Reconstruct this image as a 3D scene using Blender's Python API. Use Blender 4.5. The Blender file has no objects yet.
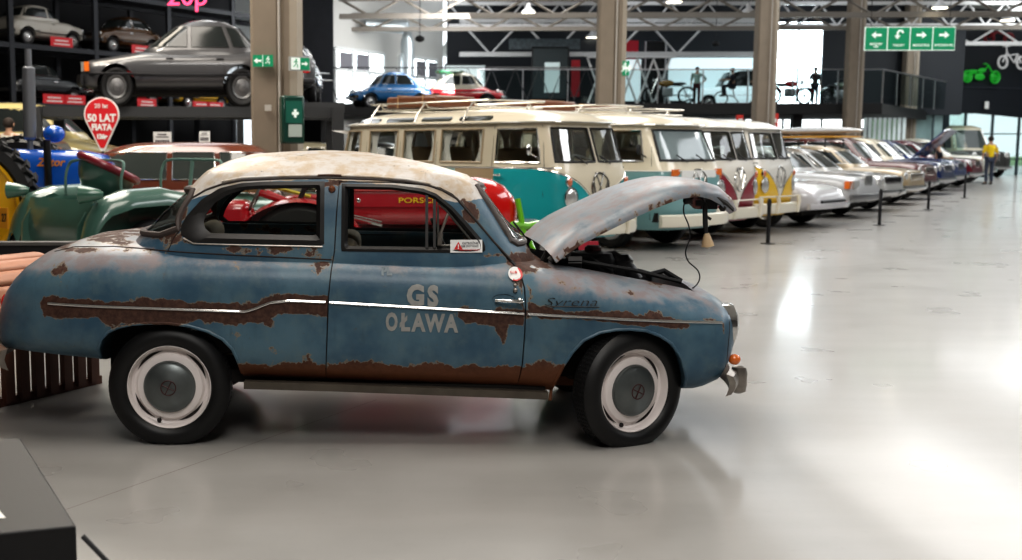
import bpy, bmesh, math, random
from mathutils import Vector, Matrix, noise
from mathutils.bvhtree import BVHTree
random.seed(7)
COL = bpy.context.scene.collection
PI = math.pi
R = math.radians

# ------------------------------------------------------------------ materials
MATS = {}
def pset(b, **kw):
    for k, v in kw.items():
        if k in b.inputs: b.inputs[k].default_value = v
def M(name, c, rough=0.5, metal=0.0, coat=0.0, var=0.0, scale=6.0, emit=None, es=1.0, trans=0.0, bump=0.0):
    if name in MATS: return MATS[name]
    m = bpy.data.materials.new(name); m.use_nodes = True
    nt = m.node_tree; b = nt.nodes['Principled BSDF']
    c4 = (c[0], c[1], c[2], 1)
    pset(b, **{'Base Color': c4, 'Roughness': rough, 'Metallic': metal, 'Coat Weight': coat, 'Coat Roughness': 0.08, 'Transmission Weight': trans})
    if emit: pset(b, **{'Emission Color': (*emit, 1), 'Emission Strength': es})
    if var > 0 or bump > 0:
        tc = nt.nodes.new('ShaderNodeTexCoord'); n = nt.nodes.new('ShaderNodeTexNoise')
        n.inputs['Scale'].default_value = scale; n.inputs['Detail'].default_value = 4
        nt.links.new(tc.outputs['Object'], n.inputs['Vector'])
        if var > 0:
            mx = nt.nodes.new('ShaderNodeMix'); mx.data_type = 'RGBA'
            mx.inputs[6].default_value = tuple(max(0, x * (1 - var)) for x in c) + (1,)
            mx.inputs[7].default_value = tuple(min(1, x * (1 + var)) for x in c) + (1,)
            nt.links.new(n.outputs['Fac'], mx.inputs[0]); nt.links.new(mx.outputs[2], b.inputs['Base Color'])
        if bump > 0:
            bp = nt.nodes.new('ShaderNodeBump'); bp.inputs['Strength'].default_value = bump
            nt.links.new(n.outputs['Fac'], bp.inputs['Height']); nt.links.new(bp.outputs['Normal'], b.inputs['Normal'])
    MATS[name] = m
    return m
def glass_mat(name, tint=(0.75, 0.8, 0.78), refl=0.12, rough=0.02):
    if name in MATS: return MATS[name]
    m = bpy.data.materials.new(name); m.use_nodes = True; nt = m.node_tree
    nt.nodes.remove(nt.nodes['Principled BSDF']); out = nt.nodes['Material Output']
    t = nt.nodes.new('ShaderNodeBsdfTransparent'); t.inputs[0].default_value = (*tint, 1)
    g = nt.nodes.new('ShaderNodeBsdfGlossy'); g.inputs['Roughness'].default_value = rough
    lw = nt.nodes.new('ShaderNodeLayerWeight'); lw.inputs[0].default_value = 0.35
    ma = nt.nodes.new('ShaderNodeMath'); ma.operation = 'MULTIPLY_ADD'; ma.inputs[1].default_value = 0.35; ma.inputs[2].default_value = refl
    nt.links.new(lw.outputs['Fresnel'], ma.inputs[0])
    mx = nt.nodes.new('ShaderNodeMixShader')
    nt.links.new(ma.outputs[0], mx.inputs[0]); nt.links.new(t.outputs[0], mx.inputs[1]); nt.links.new(g.outputs[0], mx.inputs[2])
    nt.links.new(mx.outputs[0], out.inputs[0])
    MATS[name] = m
    return m

# ------------------------------------------------------------------ objects
def tag(o, label=None, cat=None, group=None, kind=None):
    if label: o['label'] = label
    if cat: o['category'] = cat
    if group: o['group'] = group
    if kind: o['kind'] = kind
    return o
def thing(name, label, cat, loc=(0, 0, 0), rz=0.0, group=None):
    o = bpy.data.objects.new(name, None); COL.objects.link(o); o.empty_display_size = 0.2
    o.location = loc; o.rotation_euler = (0, 0, R(rz)); tag(o, label, cat, group)
    return o
def link(name, me, mat=None, parent=None, smooth=True):
    if mat is not None: me.materials.clear(); me.materials.append(mat)
    o = bpy.data.objects.new(name, me); COL.objects.link(o)
    if parent is not None: o.parent = parent
    if smooth:
        me.polygons.foreach_set('use_smooth', [True] * len(me.polygons))
        me.set_sharp_from_angle(angle=R(38))
    return o
def copy_tree(o, parent=None):
    c = o.copy(); COL.objects.link(c); c.parent = parent
    for ch in list(o.children): copy_tree(ch, c)
    return c
def lerp(a, b, t): return a + (b - a) * t
def interp(pts, x):
    if x <= pts[0][0]: return pts[0][1]
    for (a, va), (b, vb) in zip(pts, pts[1:]):
        if x <= b: return va + (vb - va) * ((x - a) / (b - a) if b > a else 0)
    return pts[-1][1]
def sgn(v): return 1 if v >= 0 else -1

class MB:
    """collects vertices and faces, then links them as ONE mesh object"""
    def __init__(s): s.v = []; s.f = []
    def add(s, V, F, mat=None):
        n = len(s.v)
        s.v += [tuple(mat @ Vector(v)) if mat else tuple(v) for v in V]
        s.f += [tuple(i + n for i in f) for f in F]
        return s
    def box(s, a, b, mat=None):
        x0, y0, z0 = a; x1, y1, z1 = b
        V = [(x0, y0, z0), (x1, y0, z0), (x1, y1, z0), (x0, y1, z0), (x0, y0, z1), (x1, y0, z1), (x1, y1, z1), (x0, y1, z1)]
        return s.add(V, [(0, 3, 2, 1), (4, 5, 6, 7), (0, 1, 5, 4), (1, 2, 6, 5), (2, 3, 7, 6), (3, 0, 4, 7)], mat)
    def cbox(s, c, d, mat=None):
        return s.box([c[i] - d[i] / 2 for i in range(3)], [c[i] + d[i] / 2 for i in range(3)], mat)
    def tube(s, pts, r, n=8, closed=False, cap=True):
        P = [Vector(p) for p in pts]; m = len(P); V = []; F = []
        rr = r if isinstance(r, (list, tuple)) else [r] * m
        prev = None
        for i, p in enumerate(P):
            if closed: d = P[(i + 1) % m] - P[i - 1]
            else: d = P[min(i + 1, m - 1)] - P[max(i - 1, 0)]
            d.normalize()
            if prev is None:
                a = Vector((0, 0, 1)) if abs(d.z) < 0.9 else Vector((1, 0, 0))
                u = d.cross(a).normalized()
            else:
                u = (prev - d * prev.dot(d))
                u = u.normalized() if u.length > 1e-6 else d.orthogonal().normalized()
            prev = u; w = d.cross(u)
            for k in range(n):
                t = 2 * PI * k / n
                V.append(p + (u * math.cos(t) + w * math.sin(t)) * rr[i])
        for i in range(m if closed else m - 1):
            j = (i + 1) % m
            for k in range(n):
                F.append((i * n + k, i * n + (k + 1) % n, j * n + (k + 1) % n, j * n + k))
        if cap and not closed:
            F.append(tuple(range(n - 1, -1, -1))); F.append(tuple((m - 1) * n + k for k in range(n)))
        return s.add(V, F)
    def bar(s, p, q, w, h):
        p = Vector(p); q = Vector(q); d = (q - p); L = d.length; d.normalize()
        a = Vector((0, 0, 1)) if abs(d.z) < 0.95 else Vector((0, 1, 0))
        u = d.cross(a).normalized(); v = u.cross(d)
        V = []
        for c in (p, q):
            for (i, j) in ((-1, -1), (1, -1), (1, 1), (-1, 1)): V.append(c + u * i * w / 2 + v * j * h / 2)
        return s.add(V, [(3, 2, 1, 0), (4, 5, 6, 7), (0, 1, 5, 4), (1, 2, 6, 5), (2, 3, 7, 6), (3, 0, 4, 7)])
    def lathe(s, prof, n=32, mat=None, cap=True):
        """prof: (radius, height) about local Z"""
        V = []; F = []
        for (r, z) in prof:
            for k in range(n):
                t = 2 * PI * k / n; V.append((r * math.cos(t), r * math.sin(t), z))
        for i in range(len(prof) - 1):
            for k in range(n):
                F.append((i * n + k, i * n + (k + 1) % n, (i + 1) * n + (k + 1) % n, (i + 1) * n + k))
        if cap:
            F.append(tuple(range(n - 1, -1, -1))); F.append(tuple((len(prof) - 1) * n + k for k in range(n)))
        return s.add(V, F, mat)
    def rings(s, RG, closed=True, cap=True, mat=None):
        n = len(RG[0]); V = [p for r in RG for p in r]; F = []
        for i in range(len(RG) - 1):
            for k in range(n if closed else n - 1):
                F.append((i * n + k, i * n + (k + 1) % n, (i + 1) * n + (k + 1) % n, (i + 1) * n + k))
        if cap and closed:
            F.append(tuple(range(n - 1, -1, -1))); F.append(tuple((len(RG) - 1) * n + k for k in range(n)))
        return s.add(V, F, mat)
    def prism(s, poly, a, b, axis='y', mat=None):
        """poly (u,v) extruded from a to b; axis y: (u,.,v); axis x: (.,u,v); axis z: (u,v,.)"""
        def p(u, v, t): return {'y': (u, t, v), 'x': (t, u, v), 'z': (u, v, t)}[axis]
        n = len(poly); V = [p(u, v, a) for u, v in poly] + [p(u, v, b) for u, v in poly]
        F = [tuple(range(n)), tuple(range(2 * n - 1, n - 1, -1))] + [(i, i + n, (i + 1) % n + n, (i + 1) % n) for i in range(n)]
        return s.add(V, F, mat)
    def grid(s, fn, nu, nv, mat=None):
        V = [fn(i / nu, j / nv) for i in range(nu + 1) for j in range(nv + 1)]
        F = [(i * (nv + 1) + j, (i + 1) * (nv + 1) + j, (i + 1) * (nv + 1) + j + 1, i * (nv + 1) + j + 1) for i in range(nu) for j in range(nv)]
        return s.add(V, F, mat)
    def ball(s, c, r, n=12, sc=(1, 1, 1), mat=None):
        prof = [(math.sin(PI * i / n) * 1.0, -math.cos(PI * i / n)) for i in range(n + 1)]
        prof = [(max(a, 1e-4), b) for a, b in prof]
        m = Matrix.Translation(c) @ Matrix.Diagonal((r * sc[0], r * sc[1], r * sc[2], 1))
        if mat: m = mat @ m
        return s.lathe(prof, 2 * n, m)
    def mesh(s, name='mesh', fix=True):
        me = bpy.data.meshes.new(name); me.from_pydata(s.v, [], s.f); me.validate()
        if fix:
            bm = bmesh.new(); bm.from_mesh(me)
            bmesh.ops.recalc_face_normals(bm, faces=bm.faces); bm.to_mesh(me); bm.free()
        me.update(); return me
    def build(s, name, mat, parent=None, smooth=True, fix=True):
        return link(name, s.mesh(name, fix), mat, parent, smooth)
def bev(o, w, seg=2, ang=35):
    """bake a bevel into the mesh"""
    m = o.modifiers.new('b', 'BEVEL'); m.width = w; m.segments = seg; m.limit_method = 'ANGLE'; m.angle_limit = R(ang)
    return bake(o)
def bake(o):
    dg = bpy.context.evaluated_depsgraph_get(); dg.update()
    me = bpy.data.meshes.new_from_object(o.evaluated_get(dg)); mats = [x for x in o.data.materials]
    o.modifiers.clear(); o.data = me
    me.materials.clear()
    for x in mats: me.materials.append(x)
    return o
def boolean(o, cutter_mesh, op='DIFFERENCE'):
    c = bpy.data.objects.new('cutter', cutter_mesh); COL.objects.link(c)
    m = o.modifiers.new('x', 'BOOLEAN'); m.object = c; m.operation = op; m.solver = 'EXACT'
    bake(o); bpy.data.objects.remove(c)
    return o
def smooth_on(o, ang=38):
    o.data.polygons.foreach_set('use_smooth', [True] * len(o.data.polygons)); o.data.set_sharp_from_angle(angle=R(ang)); return o
def text_mesh(s, size=0.1, ext=0.001, bold=0.0, align='CENTER', sx=1.0, shear=0.0, lines=1.0):
    c = bpy.data.curves.new('t', 'FONT'); c.body = s; c.size = size; c.extrude = ext; c.offset = bold; c.align_x = align; c.align_y = 'CENTER'; c.shear = shear
    c.space_line = lines; c.resolution_u = 3
    o = bpy.data.objects.new('t', c); COL.objects.link(o); dg = bpy.context.evaluated_depsgraph_get(); dg.update()
    me = bpy.data.meshes.new_from_object(o.evaluated_get(dg)); bpy.data.objects.remove(o)
    me.materials.clear()
    if sx != 1.0: me.transform(Matrix.Diagonal((sx, 1, 1, 1)))
    return me
UP = Matrix.Rotation(PI / 2, 4, 'X')      # xy-plane art stands up, facing -Y
def text(name, s, loc, mat, parent, size=0.1, face=UP, **kw):
    me = text_mesh(s, size, **kw); me.transform(Matrix.Translation(loc) @ face)
    return link(name, me, mat, parent, smooth=False)

# common materials
black = M('black_rubber', (0.012, 0.012, 0.013), 0.55)
tyre_m = M('tyre_rubber', (0.009, 0.009, 0.010), 0.6, bump=0.05, scale=60)
chrome = M('chrome', (0.75, 0.75, 0.74), 0.12, 1.0)
dullchrome = M('worn_chrome', (0.36, 0.33, 0.30), 0.35, 0.9, var=0.4, scale=20)
steel = M('steel', (0.35, 0.35, 0.36), 0.35, 0.9)
blackpaint = M('black_paint', (0.012, 0.012, 0.014), 0.35)
glass = glass_mat('car_glass', (0.90, 0.93, 0.91), 0.015)
glass_dark = M('dark_glass', (0.02, 0.024, 0.024), 0.08)
lamp_glass = M('lamp_lens', (0.62, 0.62, 0.6), 0.08, 0.6)
orange_lens = M('orange_lens', (0.75, 0.17, 0.02), 0.2, coat=1)
red_lens = M('red_lens', (0.5, 0.01, 0.01), 0.2, coat=1)
white_m = M('white_paint', (0.8, 0.8, 0.78), 0.4)
red_plate = M('red_sign', (0.55, 0.012, 0.02), 0.45, emit=(0.6, 0.01, 0.02), es=0.12)
blk_in = M('dark_interior', (0.012, 0.010, 0.009), 0.9)
# ================================================================== the rusty blue saloon
# local frame: x forward, -y the side towards the camera, z up; ground at z = 0
CAR = thing('vintage_saloon', 'weathered blue two-door saloon with rust patches, pale roof and open bonnet', 'car', (0.14, 6.33, -.004))
CAR.rotation_euler = (0, R(.42), R(-.4))
XRW, XFW = -1.150, 1.137        # wheel centres
W0 = 0.765

def n_math(nt, op, a, b=None, c=None):
    n = nt.nodes.new('ShaderNodeMath'); n.operation = op
    for i, v in enumerate((a, b, c)):
        if v is None: continue
        if isinstance(v, (int, float)): n.inputs[i].default_value = v
        else: nt.links.new(v, n.inputs[i])
    return n.outputs[0]
def n_mix(nt, f, a, b):
    n = nt.nodes.new('ShaderNodeMix'); n.data_type = 'RGBA'
    for i, v in ((0, f), (6, a), (7, b)):
        if isinstance(v, (int, float)): n.inputs[i].default_value = v
        elif isinstance(v, tuple): n.inputs[i].default_value = (*v, 1)
        else: nt.links.new(v, n.inputs[i])
    return n.outputs[2]
def n_noise(nt, vec, scale, detail=5, rough=0.6, dist=0.0):
    n = nt.nodes.new('ShaderNodeTexNoise'); n.inputs['Scale'].default_value = scale; n.inputs['Detail'].default_value = detail
    n.inputs['Roughness'].default_value = rough; n.inputs['Distortion'].default_value = dist
    nt.links.new(vec, n.inputs['Vector']); return n.outputs['Fac']
def n_step(nt, v, a, b):
    n = nt.nodes.new('ShaderNodeMapRange'); n.inputs[1].default_value = a; n.inputs[2].default_value = b
    n.interpolation_type = 'SMOOTHSTEP'; nt.links.new(v, n.inputs[0]); return n.outputs[0]

def patina(name, hood=False):
    m = bpy.data.materials.new(name); m.use_nodes = True; nt = m.node_tree; b = nt.nodes['Principled BSDF']
    tc = nt.nodes.new('ShaderNodeTexCoord'); ob = tc.outputs['Object']
    at = nt.nodes.new('ShaderNodeAttribute'); at.attribute_name = 'rust'; rust = at.outputs['Fac']
    a2 = nt.nodes.new('ShaderNodeAttribute'); a2.attribute_name = 'cream'; cream = a2.outputs['Fac']
    a3 = nt.nodes.new('ShaderNodeAttribute'); a3.attribute_name = 'fade'; fade = a3.outputs['Fac']
    big = n_noise(nt, ob, 2.6, 4); mid = n_noise(nt, ob, 9, 6, 0.65); fine = n_noise(nt, ob, 38, 5, 0.7); vf = n_noise(nt, ob, 150, 3)
    mp = nt.nodes.new('ShaderNodeMapping'); mp.inputs['Scale'].default_value = (14, 14, 2.5); nt.links.new(ob, mp.inputs[0])
    streak = n_noise(nt, mp.outputs[0], 2.0, 5)
    blue = n_mix(nt, n_step(nt, big, 0.35, 0.68), (0.043, 0.096, 0.148), (0.092, 0.168, 0.218))
    blue = n_mix(nt, n_math(nt, 'MULTIPLY', n_step(nt, mid, 0.45, 0.8), 0.6), blue, (0.13, 0.19, 0.20))
    blue = n_mix(nt, n_math(nt, 'MULTIPLY', n_step(nt, streak, 0.55, 0.8), 0.45), blue, (0.045, 0.075, 0.10))
    blue = n_mix(nt, n_math(nt, 'MULTIPLY', n_step(nt, fine, 0.60, 0.75), 0.5), blue, (0.10, 0.08, 0.06))
    pale = n_mix(nt, n_step(nt, mid, 0.4, 0.6), (0.30, 0.31, 0.33), (0.27, 0.22, 0.22))
    fd = n_step(nt, n_math(nt, 'ADD', fade, n_math(nt, 'MULTIPLY', n_math(nt, 'SUBTRACT', mid, 0.5), 1.1)), 0.35, 0.85)
    col = n_mix(nt, n_math(nt, 'MULTIPLY', fd, 0.85), blue, pale)
    # cream roof, worn
    cr = n_mix(nt, n_step(nt, mid, 0.40, 0.62), (0.60, 0.57, 0.54), (0.50, 0.40, 0.29))
    cr = n_mix(nt, n_step(nt, n_math(nt, 'ADD', fine, n_math(nt, 'MULTIPLY', big, 0.35)), 0.82, 0.88), cr, (0.10, 0.08, 0.07))
    cr = n_mix(nt, n_math(nt, 'MULTIPLY', n_step(nt, vf, 0.64, 0.72), 0.3), cr, (0.2, 0.15, 0.12))
    cm = n_step(nt, n_math(nt, 'ADD', cream, n_math(nt, 'MULTIPLY', n_math(nt, 'SUBTRACT', mid, 0.5), 0.5)), 0.47, 0.53)
    col = n_mix(nt, cm, col, cr)
    # rust with a pale tan edge
    rv = n_math(nt, 'ADD', rust, n_math(nt, 'ADD', n_math(nt, 'MULTIPLY', n_math(nt, 'SUBTRACT', mid, 0.5), 0.95), n_math(nt, 'MULTIPLY', n_math(nt, 'SUBTRACT', fine, 0.5), 0.28)))
    rc = n_mix(nt, n_step(nt, fine, 0.35, 0.7), (0.050, 0.022, 0.015), (0.105, 0.050, 0.034))
    sep = nt.nodes.new('ShaderNodeSeparateXYZ'); nt.links.new(ob, sep.inputs[0])
    low = n_step(nt, n_math(nt, 'ADD', sep.outputs[2], n_math(nt, 'MULTIPLY', mid, 0.12)), 0.56, 0.40)
    rc = n_mix(nt, n_math(nt, 'MULTIPLY', low, 0.85), rc, (0.15, 0.05, 0.016))
    edge = n_step(nt, rv, 0.485, 0.505)
    body = n_step(nt, rv, 0.52, 0.54)
    col = n_mix(nt, n_math(nt, 'MULTIPLY', edge, 0.75), col, (0.25, 0.19, 0.125))
    col = n_mix(nt, body, col, rc)
    nt.links.new(col, b.inputs['Base Color'])
    ro = n_math(nt, 'MULTIPLY_ADD', body, 0.30, n_math(nt, 'MULTIPLY_ADD', mid, 0.25, 0.26))
    nt.links.new(ro, b.inputs['Roughness'])
    pset(b, **{'Specular IOR Level': 0.45})
    bp = nt.nodes.new('ShaderNodeBump'); bp.inputs['Strength'].default_value = 0.25; bp.inputs['Distance'].default_value = 0.004
    nt.links.new(n_math(nt, 'SUBTRACT', fine, n_math(nt, 'MULTIPLY', body, 0.8)), bp.inputs['Height']); nt.links.new(bp.outputs[0], b.inputs['Normal'])
    MATS[name] = m
    return m
PAT = patina('weathered_blue_paint')

STRIP = [(-1.745, 0.702), (-0.767, 0.676), (-0.72, 0.69), (-0.64, 0.722), (-0.55, 0.732), (-0.351, 0.725), (1.593, 0.627)]
def zstrip(x): return interp(STRIP, x)
BLOBS = [  # x, z, rx, rz, strength
    (-1.69, .865, .07, .045, .55), (-1.08, 1.02, .40, .05, .42), (-0.72, .975, .30, .035, .45), (-.40, .96, .09, .08, .5), (-.43, .86, .04, .09, .42),
    (-.37, 1.33, .06, .05, .7), (-.79, .90, .10, .05, .35), (-1.2, 1.08, .10, .10, .6), (-1.12, 1.18, .06, .10, .6), (-1.55, 1.0, .25, .03, .5), (-1.72, .955, .30, .02, .5), (-1.30, .955, .30, .02, .45), (.85, .80, .10, .04, .36), (.62, .78, .02, .08, .45),
    (.60, .90, .09, .07, .55), (.69, .93, .08, .07, .6), (.44, .95, .10, .03, .5), (.34, 1.16, .045, .05, .65), (.30, 1.21, .03, .03, .5), (.575, .80, .03, .12, .5), (.52, .72, .12, .05, .4), (.45, .66, .18, .05, .6), (.50, .60, .03, .10, .6),
    (.02, .70, .22, .02, .5), (.75, .85, .08, .05, .3), (1.13, .78, .05, .05, .4), (1.3, .80, .06, .04, .45), (1.24, .70, .16, .03, .38), (.66, .60, .02, .05, .4), (1.0, .68, .14, .03, .4), (1.22, .665, .05, .06, .5),
    (1.60, .62, .02, .12, .42), (1.57, .50, .03, .05, .40), (-.62, .60, .05, .05, .45), (-.64, .50, .05, .04, .42), (-.45, .45, .06, .10, .35), (-1.10, .62, .30, .03, .35), (-1.42, .60, .06, .05, .4), (-.80, .56, .05, .10, .4), (-2.05, .50, .05, .1, .3), (-1.95, .62, .05, .03, .3)]
def rust_at(x, y, z):
    v = 0.0
    side = abs(y) > 0.3
    for bx, bz, rx, rz, s in BLOBS:
        d = ((x - bx) / rx) ** 2 + ((z - bz) / rz) ** 2
        if d < 6: v = max(v, s * 1.25 * math.exp(-d * 0.55))
    if side:
        dz = z - zstrip(x)
        n = noise.noise(Vector((x * 5.1, 3.7, 0)))
        t = None
        if -1.80 < x < -0.36: t = 0.066 + 0.040 * n; dz += 0.018
        elif 0.3 < x < 0.6: t = 0.045; dz += .02
        elif -0.05 < x < 0.3: t = 0.02; dz += .01
        elif 0.6 <= x < 1.62: t = 0.018 + 0.02 * n
        if t: v = max(v, 0.95 - 0.62 * (abs(dz) / max(t, .01)) ** 1.6)
        # sills
        b = (0.40 if x < .6 else .42 if x < 1.2 else .24) + 0.03 * n
        if x < -1.45: b = .33
        if z < b + 0.05: v = max(v, 0.30 + 0.45 * min(1, (b + 0.05 - z) / 0.07))
    return min(max(v, 0.17 + .05 * noise.noise(Vector((x * 3, y * 3, z * 3)))), 1)
def cream_at(x, y, z):
    g = 1.322 - 0.26 * (x + 0.40) ** 2
    v = 0.5 + (z - g) * 18
    if x > 0.26: v -= (x - 0.26) * 9
    if x < -1.12: v -= (-1.12 - x) * 10
    return min(max(v, 0), 1)
def fade_at(x, y, z, nz):
    v = 0.12
    if nz > 0.35: v += 0.45 * min(1, (nz - 0.35) / 0.4)
    if x < -1.2 and z > .85: v += 0.25
    if x > .65 and z > .74: v += 0.26
    return min(v, 1)
def paint_attrs(me, hood=False):
    for nme in ('rust', 'cream', 'fade'):
        if nme not in me.attributes: me.attributes.new(nme, 'FLOAT', 'POINT')
    a, c, f = me.attributes['rust'].data, me.attributes['cream'].data, me.attributes['fade'].data
    for i, v in enumerate(me.vertices):
        x, y, z = v.co; nz = v.normal.z
        a[i].value = 0.02 if hood else rust_at(x, y, z)
        c[i].value = 0.0 if hood else cream_at(x, y, z)
        f[i].value = (0.72 + .1 * (x - .7)) if hood else fade_at(x, y, z, nz)

def tail(P_): return [(x if x > -1.55 else -1.55 + (x + 1.55) * .86, z) for x, z in P_]
# --- lower body: sections across x
ZTOP = [(-2.214, .56), (-2.19, .63), (-2.17, .67), (-2.12, .755), (-2.036, .85), (-1.9, .928), (-1.706, .990), (-1.5, 1.012), (-1.3, 1.00), (-1.04, .985), (-.344, .975), (.55, .945), (.73, .905), (.97, .872), (1.116, .846), (1.37, .808), (1.47, .787), (1.6, .752), (1.66, .715), (1.69, .66), (1.712, .58)]
ZBOT = [(-2.214, .44), (-2.19, .415), (-1.97, .40), (-1.52, .375), (-.78, .30), (.73, .245), (1.43, .245), (1.51, .245), (1.60, .285), (1.65, .36), (1.69, .45), (1.712, .50)]
ZTOP = tail(ZTOP); ZBOT = tail(ZBOT)
def wbody(x):
    if x < -1.55: x = -1.55 + (x + 1.55) / .86
    w = W0
    if x < -1.2: w *= 1 - 0.38 * ((-1.2 - x) / 1.014) ** 3.0
    if x < -2.08: w *= 1 - 0.35 * ((-2.08 - x) / 0.134) ** 2
    if x > 0.9: w *= 1 - 0.16 * ((x - 0.9) / 0.812) ** 2.6
    if x > 1.6: w *= 1 - 0.20 * ((x - 1.6) / 0.112) ** 2
    return w
def even_ring(P_, N):
    Q = P_ + [P_[0]]; L_ = [0]
    for a, b in zip(Q, Q[1:]): L_.append(L_[-1] + math.dist(a, b))
    out = []; i = 0
    for k in range(N):
        d = L_[-1] * k / N
        while L_[i + 1] < d: i += 1
        t = (d - L_[i]) / max(1e-9, L_[i + 1] - L_[i]); out.append(tuple(lerp(Q[i][j], Q[i + 1][j], t) for j in range(3)))
    return out
def sect(x, sc=1.0, n=3.4, N=360, inset=0.0):
    zt, zb, w = interp(ZTOP, x) - inset, interp(ZBOT, x) + inset, wbody(x) - inset
    zc = zb + (zt - zb) * 0.47; pts = []; n = 5.2 - 1.7 * min(1, max(0, (-1.0 - x) / .6, (x - .75) / .6))
    for k in range(N):
        t = 2 * PI * (k + .5) / N; c, s_ = math.cos(t), math.sin(t)
        y = w * sgn(c) * abs(c) ** (2 / n)
        h = (zt - zc) if s_ > 0 else (zc - zb)
        pts.append((x, y, zc + h * sgn(s_) * abs(s_) ** (2 / (n if s_ > 0 else 5))))
    return even_ring(pts, 84)
def xs(a, b, step):
    n = max(1, int(round((b - a) / step))); return [a + (b - a) * i / n for i in range(n + 1)]
stations = [-1.55 + (x + 1.55) * .86 for x in (-2.214, -2.208, -2.2, -2.185, -2.165, -2.14, -2.11)] + xs(-1.99, 1.58, 0.045) + [1.60, 1.625, 1.65, 1.67, 1.69, 1.702, 1.712]
lower = MB().rings([sect(x) for x in stations]).build('lower', PAT)
# --- greenhouse: horizontal rings by height
ZR = [(.86, -1.56), (.98, -1.49), (1.138, -1.345), (1.277, -1.185), (1.33, -1.135), (1.359, -1.10), (1.404, -1.01), (1.438, -.90), (1.455, -.70), (1.462, -.5)]
ZF = [(.86, .70), (.915, .655), (1.0, .60), (1.27, .395), (1.34, .300), (1.387, .14), (1.428, -.06), (1.455, -.25), (1.462, -.42)]
ZW = [(.86, .70), (.95, .695), (1.0, .685), (1.2, .645), (1.30, .615), (1.34, .59), (1.37, .545), (1.404, .46), (1.438, .31), (1.455, .16), (1.462, .03)]
ZR = [(a, b + .09) for a, b in ZR]; ZF = [(a, b + .05) for a, b in ZF]
def ring_z(z, n=5.0, N=96, inset=0.0, zz=None):
    xr, xf, w = interp(ZR, z) + inset, interp(ZF, z) - inset, max(0.01, interp(ZW, z) - inset)
    if z > 1.36: n = lerp(5.0, 2.6, min(1, (z - 1.36) / .08))
    xc, a = (xr + xf) / 2, max(.01, (xf - xr) / 2); pts = []
    for k in range(N):
        t = 2 * PI * (k + .5) / N; c, s_ = math.cos(t), math.sin(t)
        pts.append((xc + a * sgn(c) * abs(c) ** (2 / n), w * sgn(s_) * abs(s_) ** (2 / n), z if zz is None else zz))
    return pts
zl = xs(.86, 1.34, .03) + [1.355, 1.37, 1.387, 1.404, 1.418, 1.43, 1.438, 1.446, 1.452, 1.457, 1.462]
green = MB().rings([ring_z(z) for z in zl]).build('green', PAT)
boolean(lower, green.data, 'UNION')
bpy.data.objects.remove(green)
# cabin hollow
cz = [.80] + xs(.86, 1.34, .04) + [1.37, 1.404, 1.43]
inner = MB().rings([ring_z(max(z, .86), inset=0.035 if z > .95 else .06, zz=z - (0.0 if z < 1.36 else 0.022)) for z in cz]).mesh()
boolean(lower, inner)
tub = MB().box((-1.05, -.655, .36), (.66, .655, .85)).mesh(); boolean(lower, tub)
bay = MB().prism([(.72, .42), (.74, 1.1), (1.50, 1.1), (1.50, .42)], -.46, .46).mesh(); boolean(lower, bay)
def arch_poly(pts): return pts
ARF = [(.738, .10), (.745, .233), (.765, .34), (.796, .419), (.84, .49), (.892, .548), (.97, .587), (1.05, .602), (1.12, .604), (1.20, .596), (1.27, .57), (1.33, .53), (1.381, .462), (1.415, .36), (1.427, .257), (1.43, .10)]
ARR = [(-1.505, .10), (-1.504, .42), (-1.495, .48), (-1.476, .53), (-1.44, .568), (-1.391, .592), (-1.32, .608), (-1.243, .615), (-1.14, .615), (-1.042, .603), (-.95, .577), (-.876, .538), (-.83, .49), (-.804, .429), (-.79, .36), (-.785, .10)]
for P_ in (ARF, ARR):
    boolean(lower, MB().prism(P_, -1, -.40).mesh()); boolean(lower, MB().prism(P_, .40, 1).mesh())
RWIN = [(-1.090, 1.045), (-1.075, 1.10), (-1.05, 1.145), (-.984, 1.215), (-.90, 1.262), (-.80, 1.288), (-.70, 1.297), (-.395, 1.302), (-.392, 1.01), (-1.03, 1.015), (-1.075, 1.025)]
DWIN = [(-.295, 1.296), (-.05, 1.292), (.105, 1.272), (.17, 1.248), (.249, 1.185), (.33, 1.10), (.40, 1.018), (.415, .985), (.40, .968), (-.295, .975)]
for P_ in (RWIN, DWIN): boolean(lower, MB().prism(P_, -1, 1).mesh())
WS = [(-.555, 1.02), (-.535, 1.0), (.535, 1.0), (.555, 1.02), (.50, 1.25), (.47, 1.285), (-.47, 1.285), (-.50, 1.25)]
boolean(lower, MB().prism(WS, .2, 1.2, 'x').mesh())
RW = [(-.625, 1.07), (-.60, 1.035), (.60, 1.035), (.625, 1.07), (.55, 1.22), (.51, 1.255), (-.51, 1.255), (-.55, 1.22)]
boolean(lower, MB().prism(RW, -2, -1.0, 'x').mesh())
smooth_on(lower)
def bvh_of(o):
    return BVHTree.FromPolygons([v.co for v in o.data.vertices], [p.vertices for p in o.data.polygons])
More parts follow.
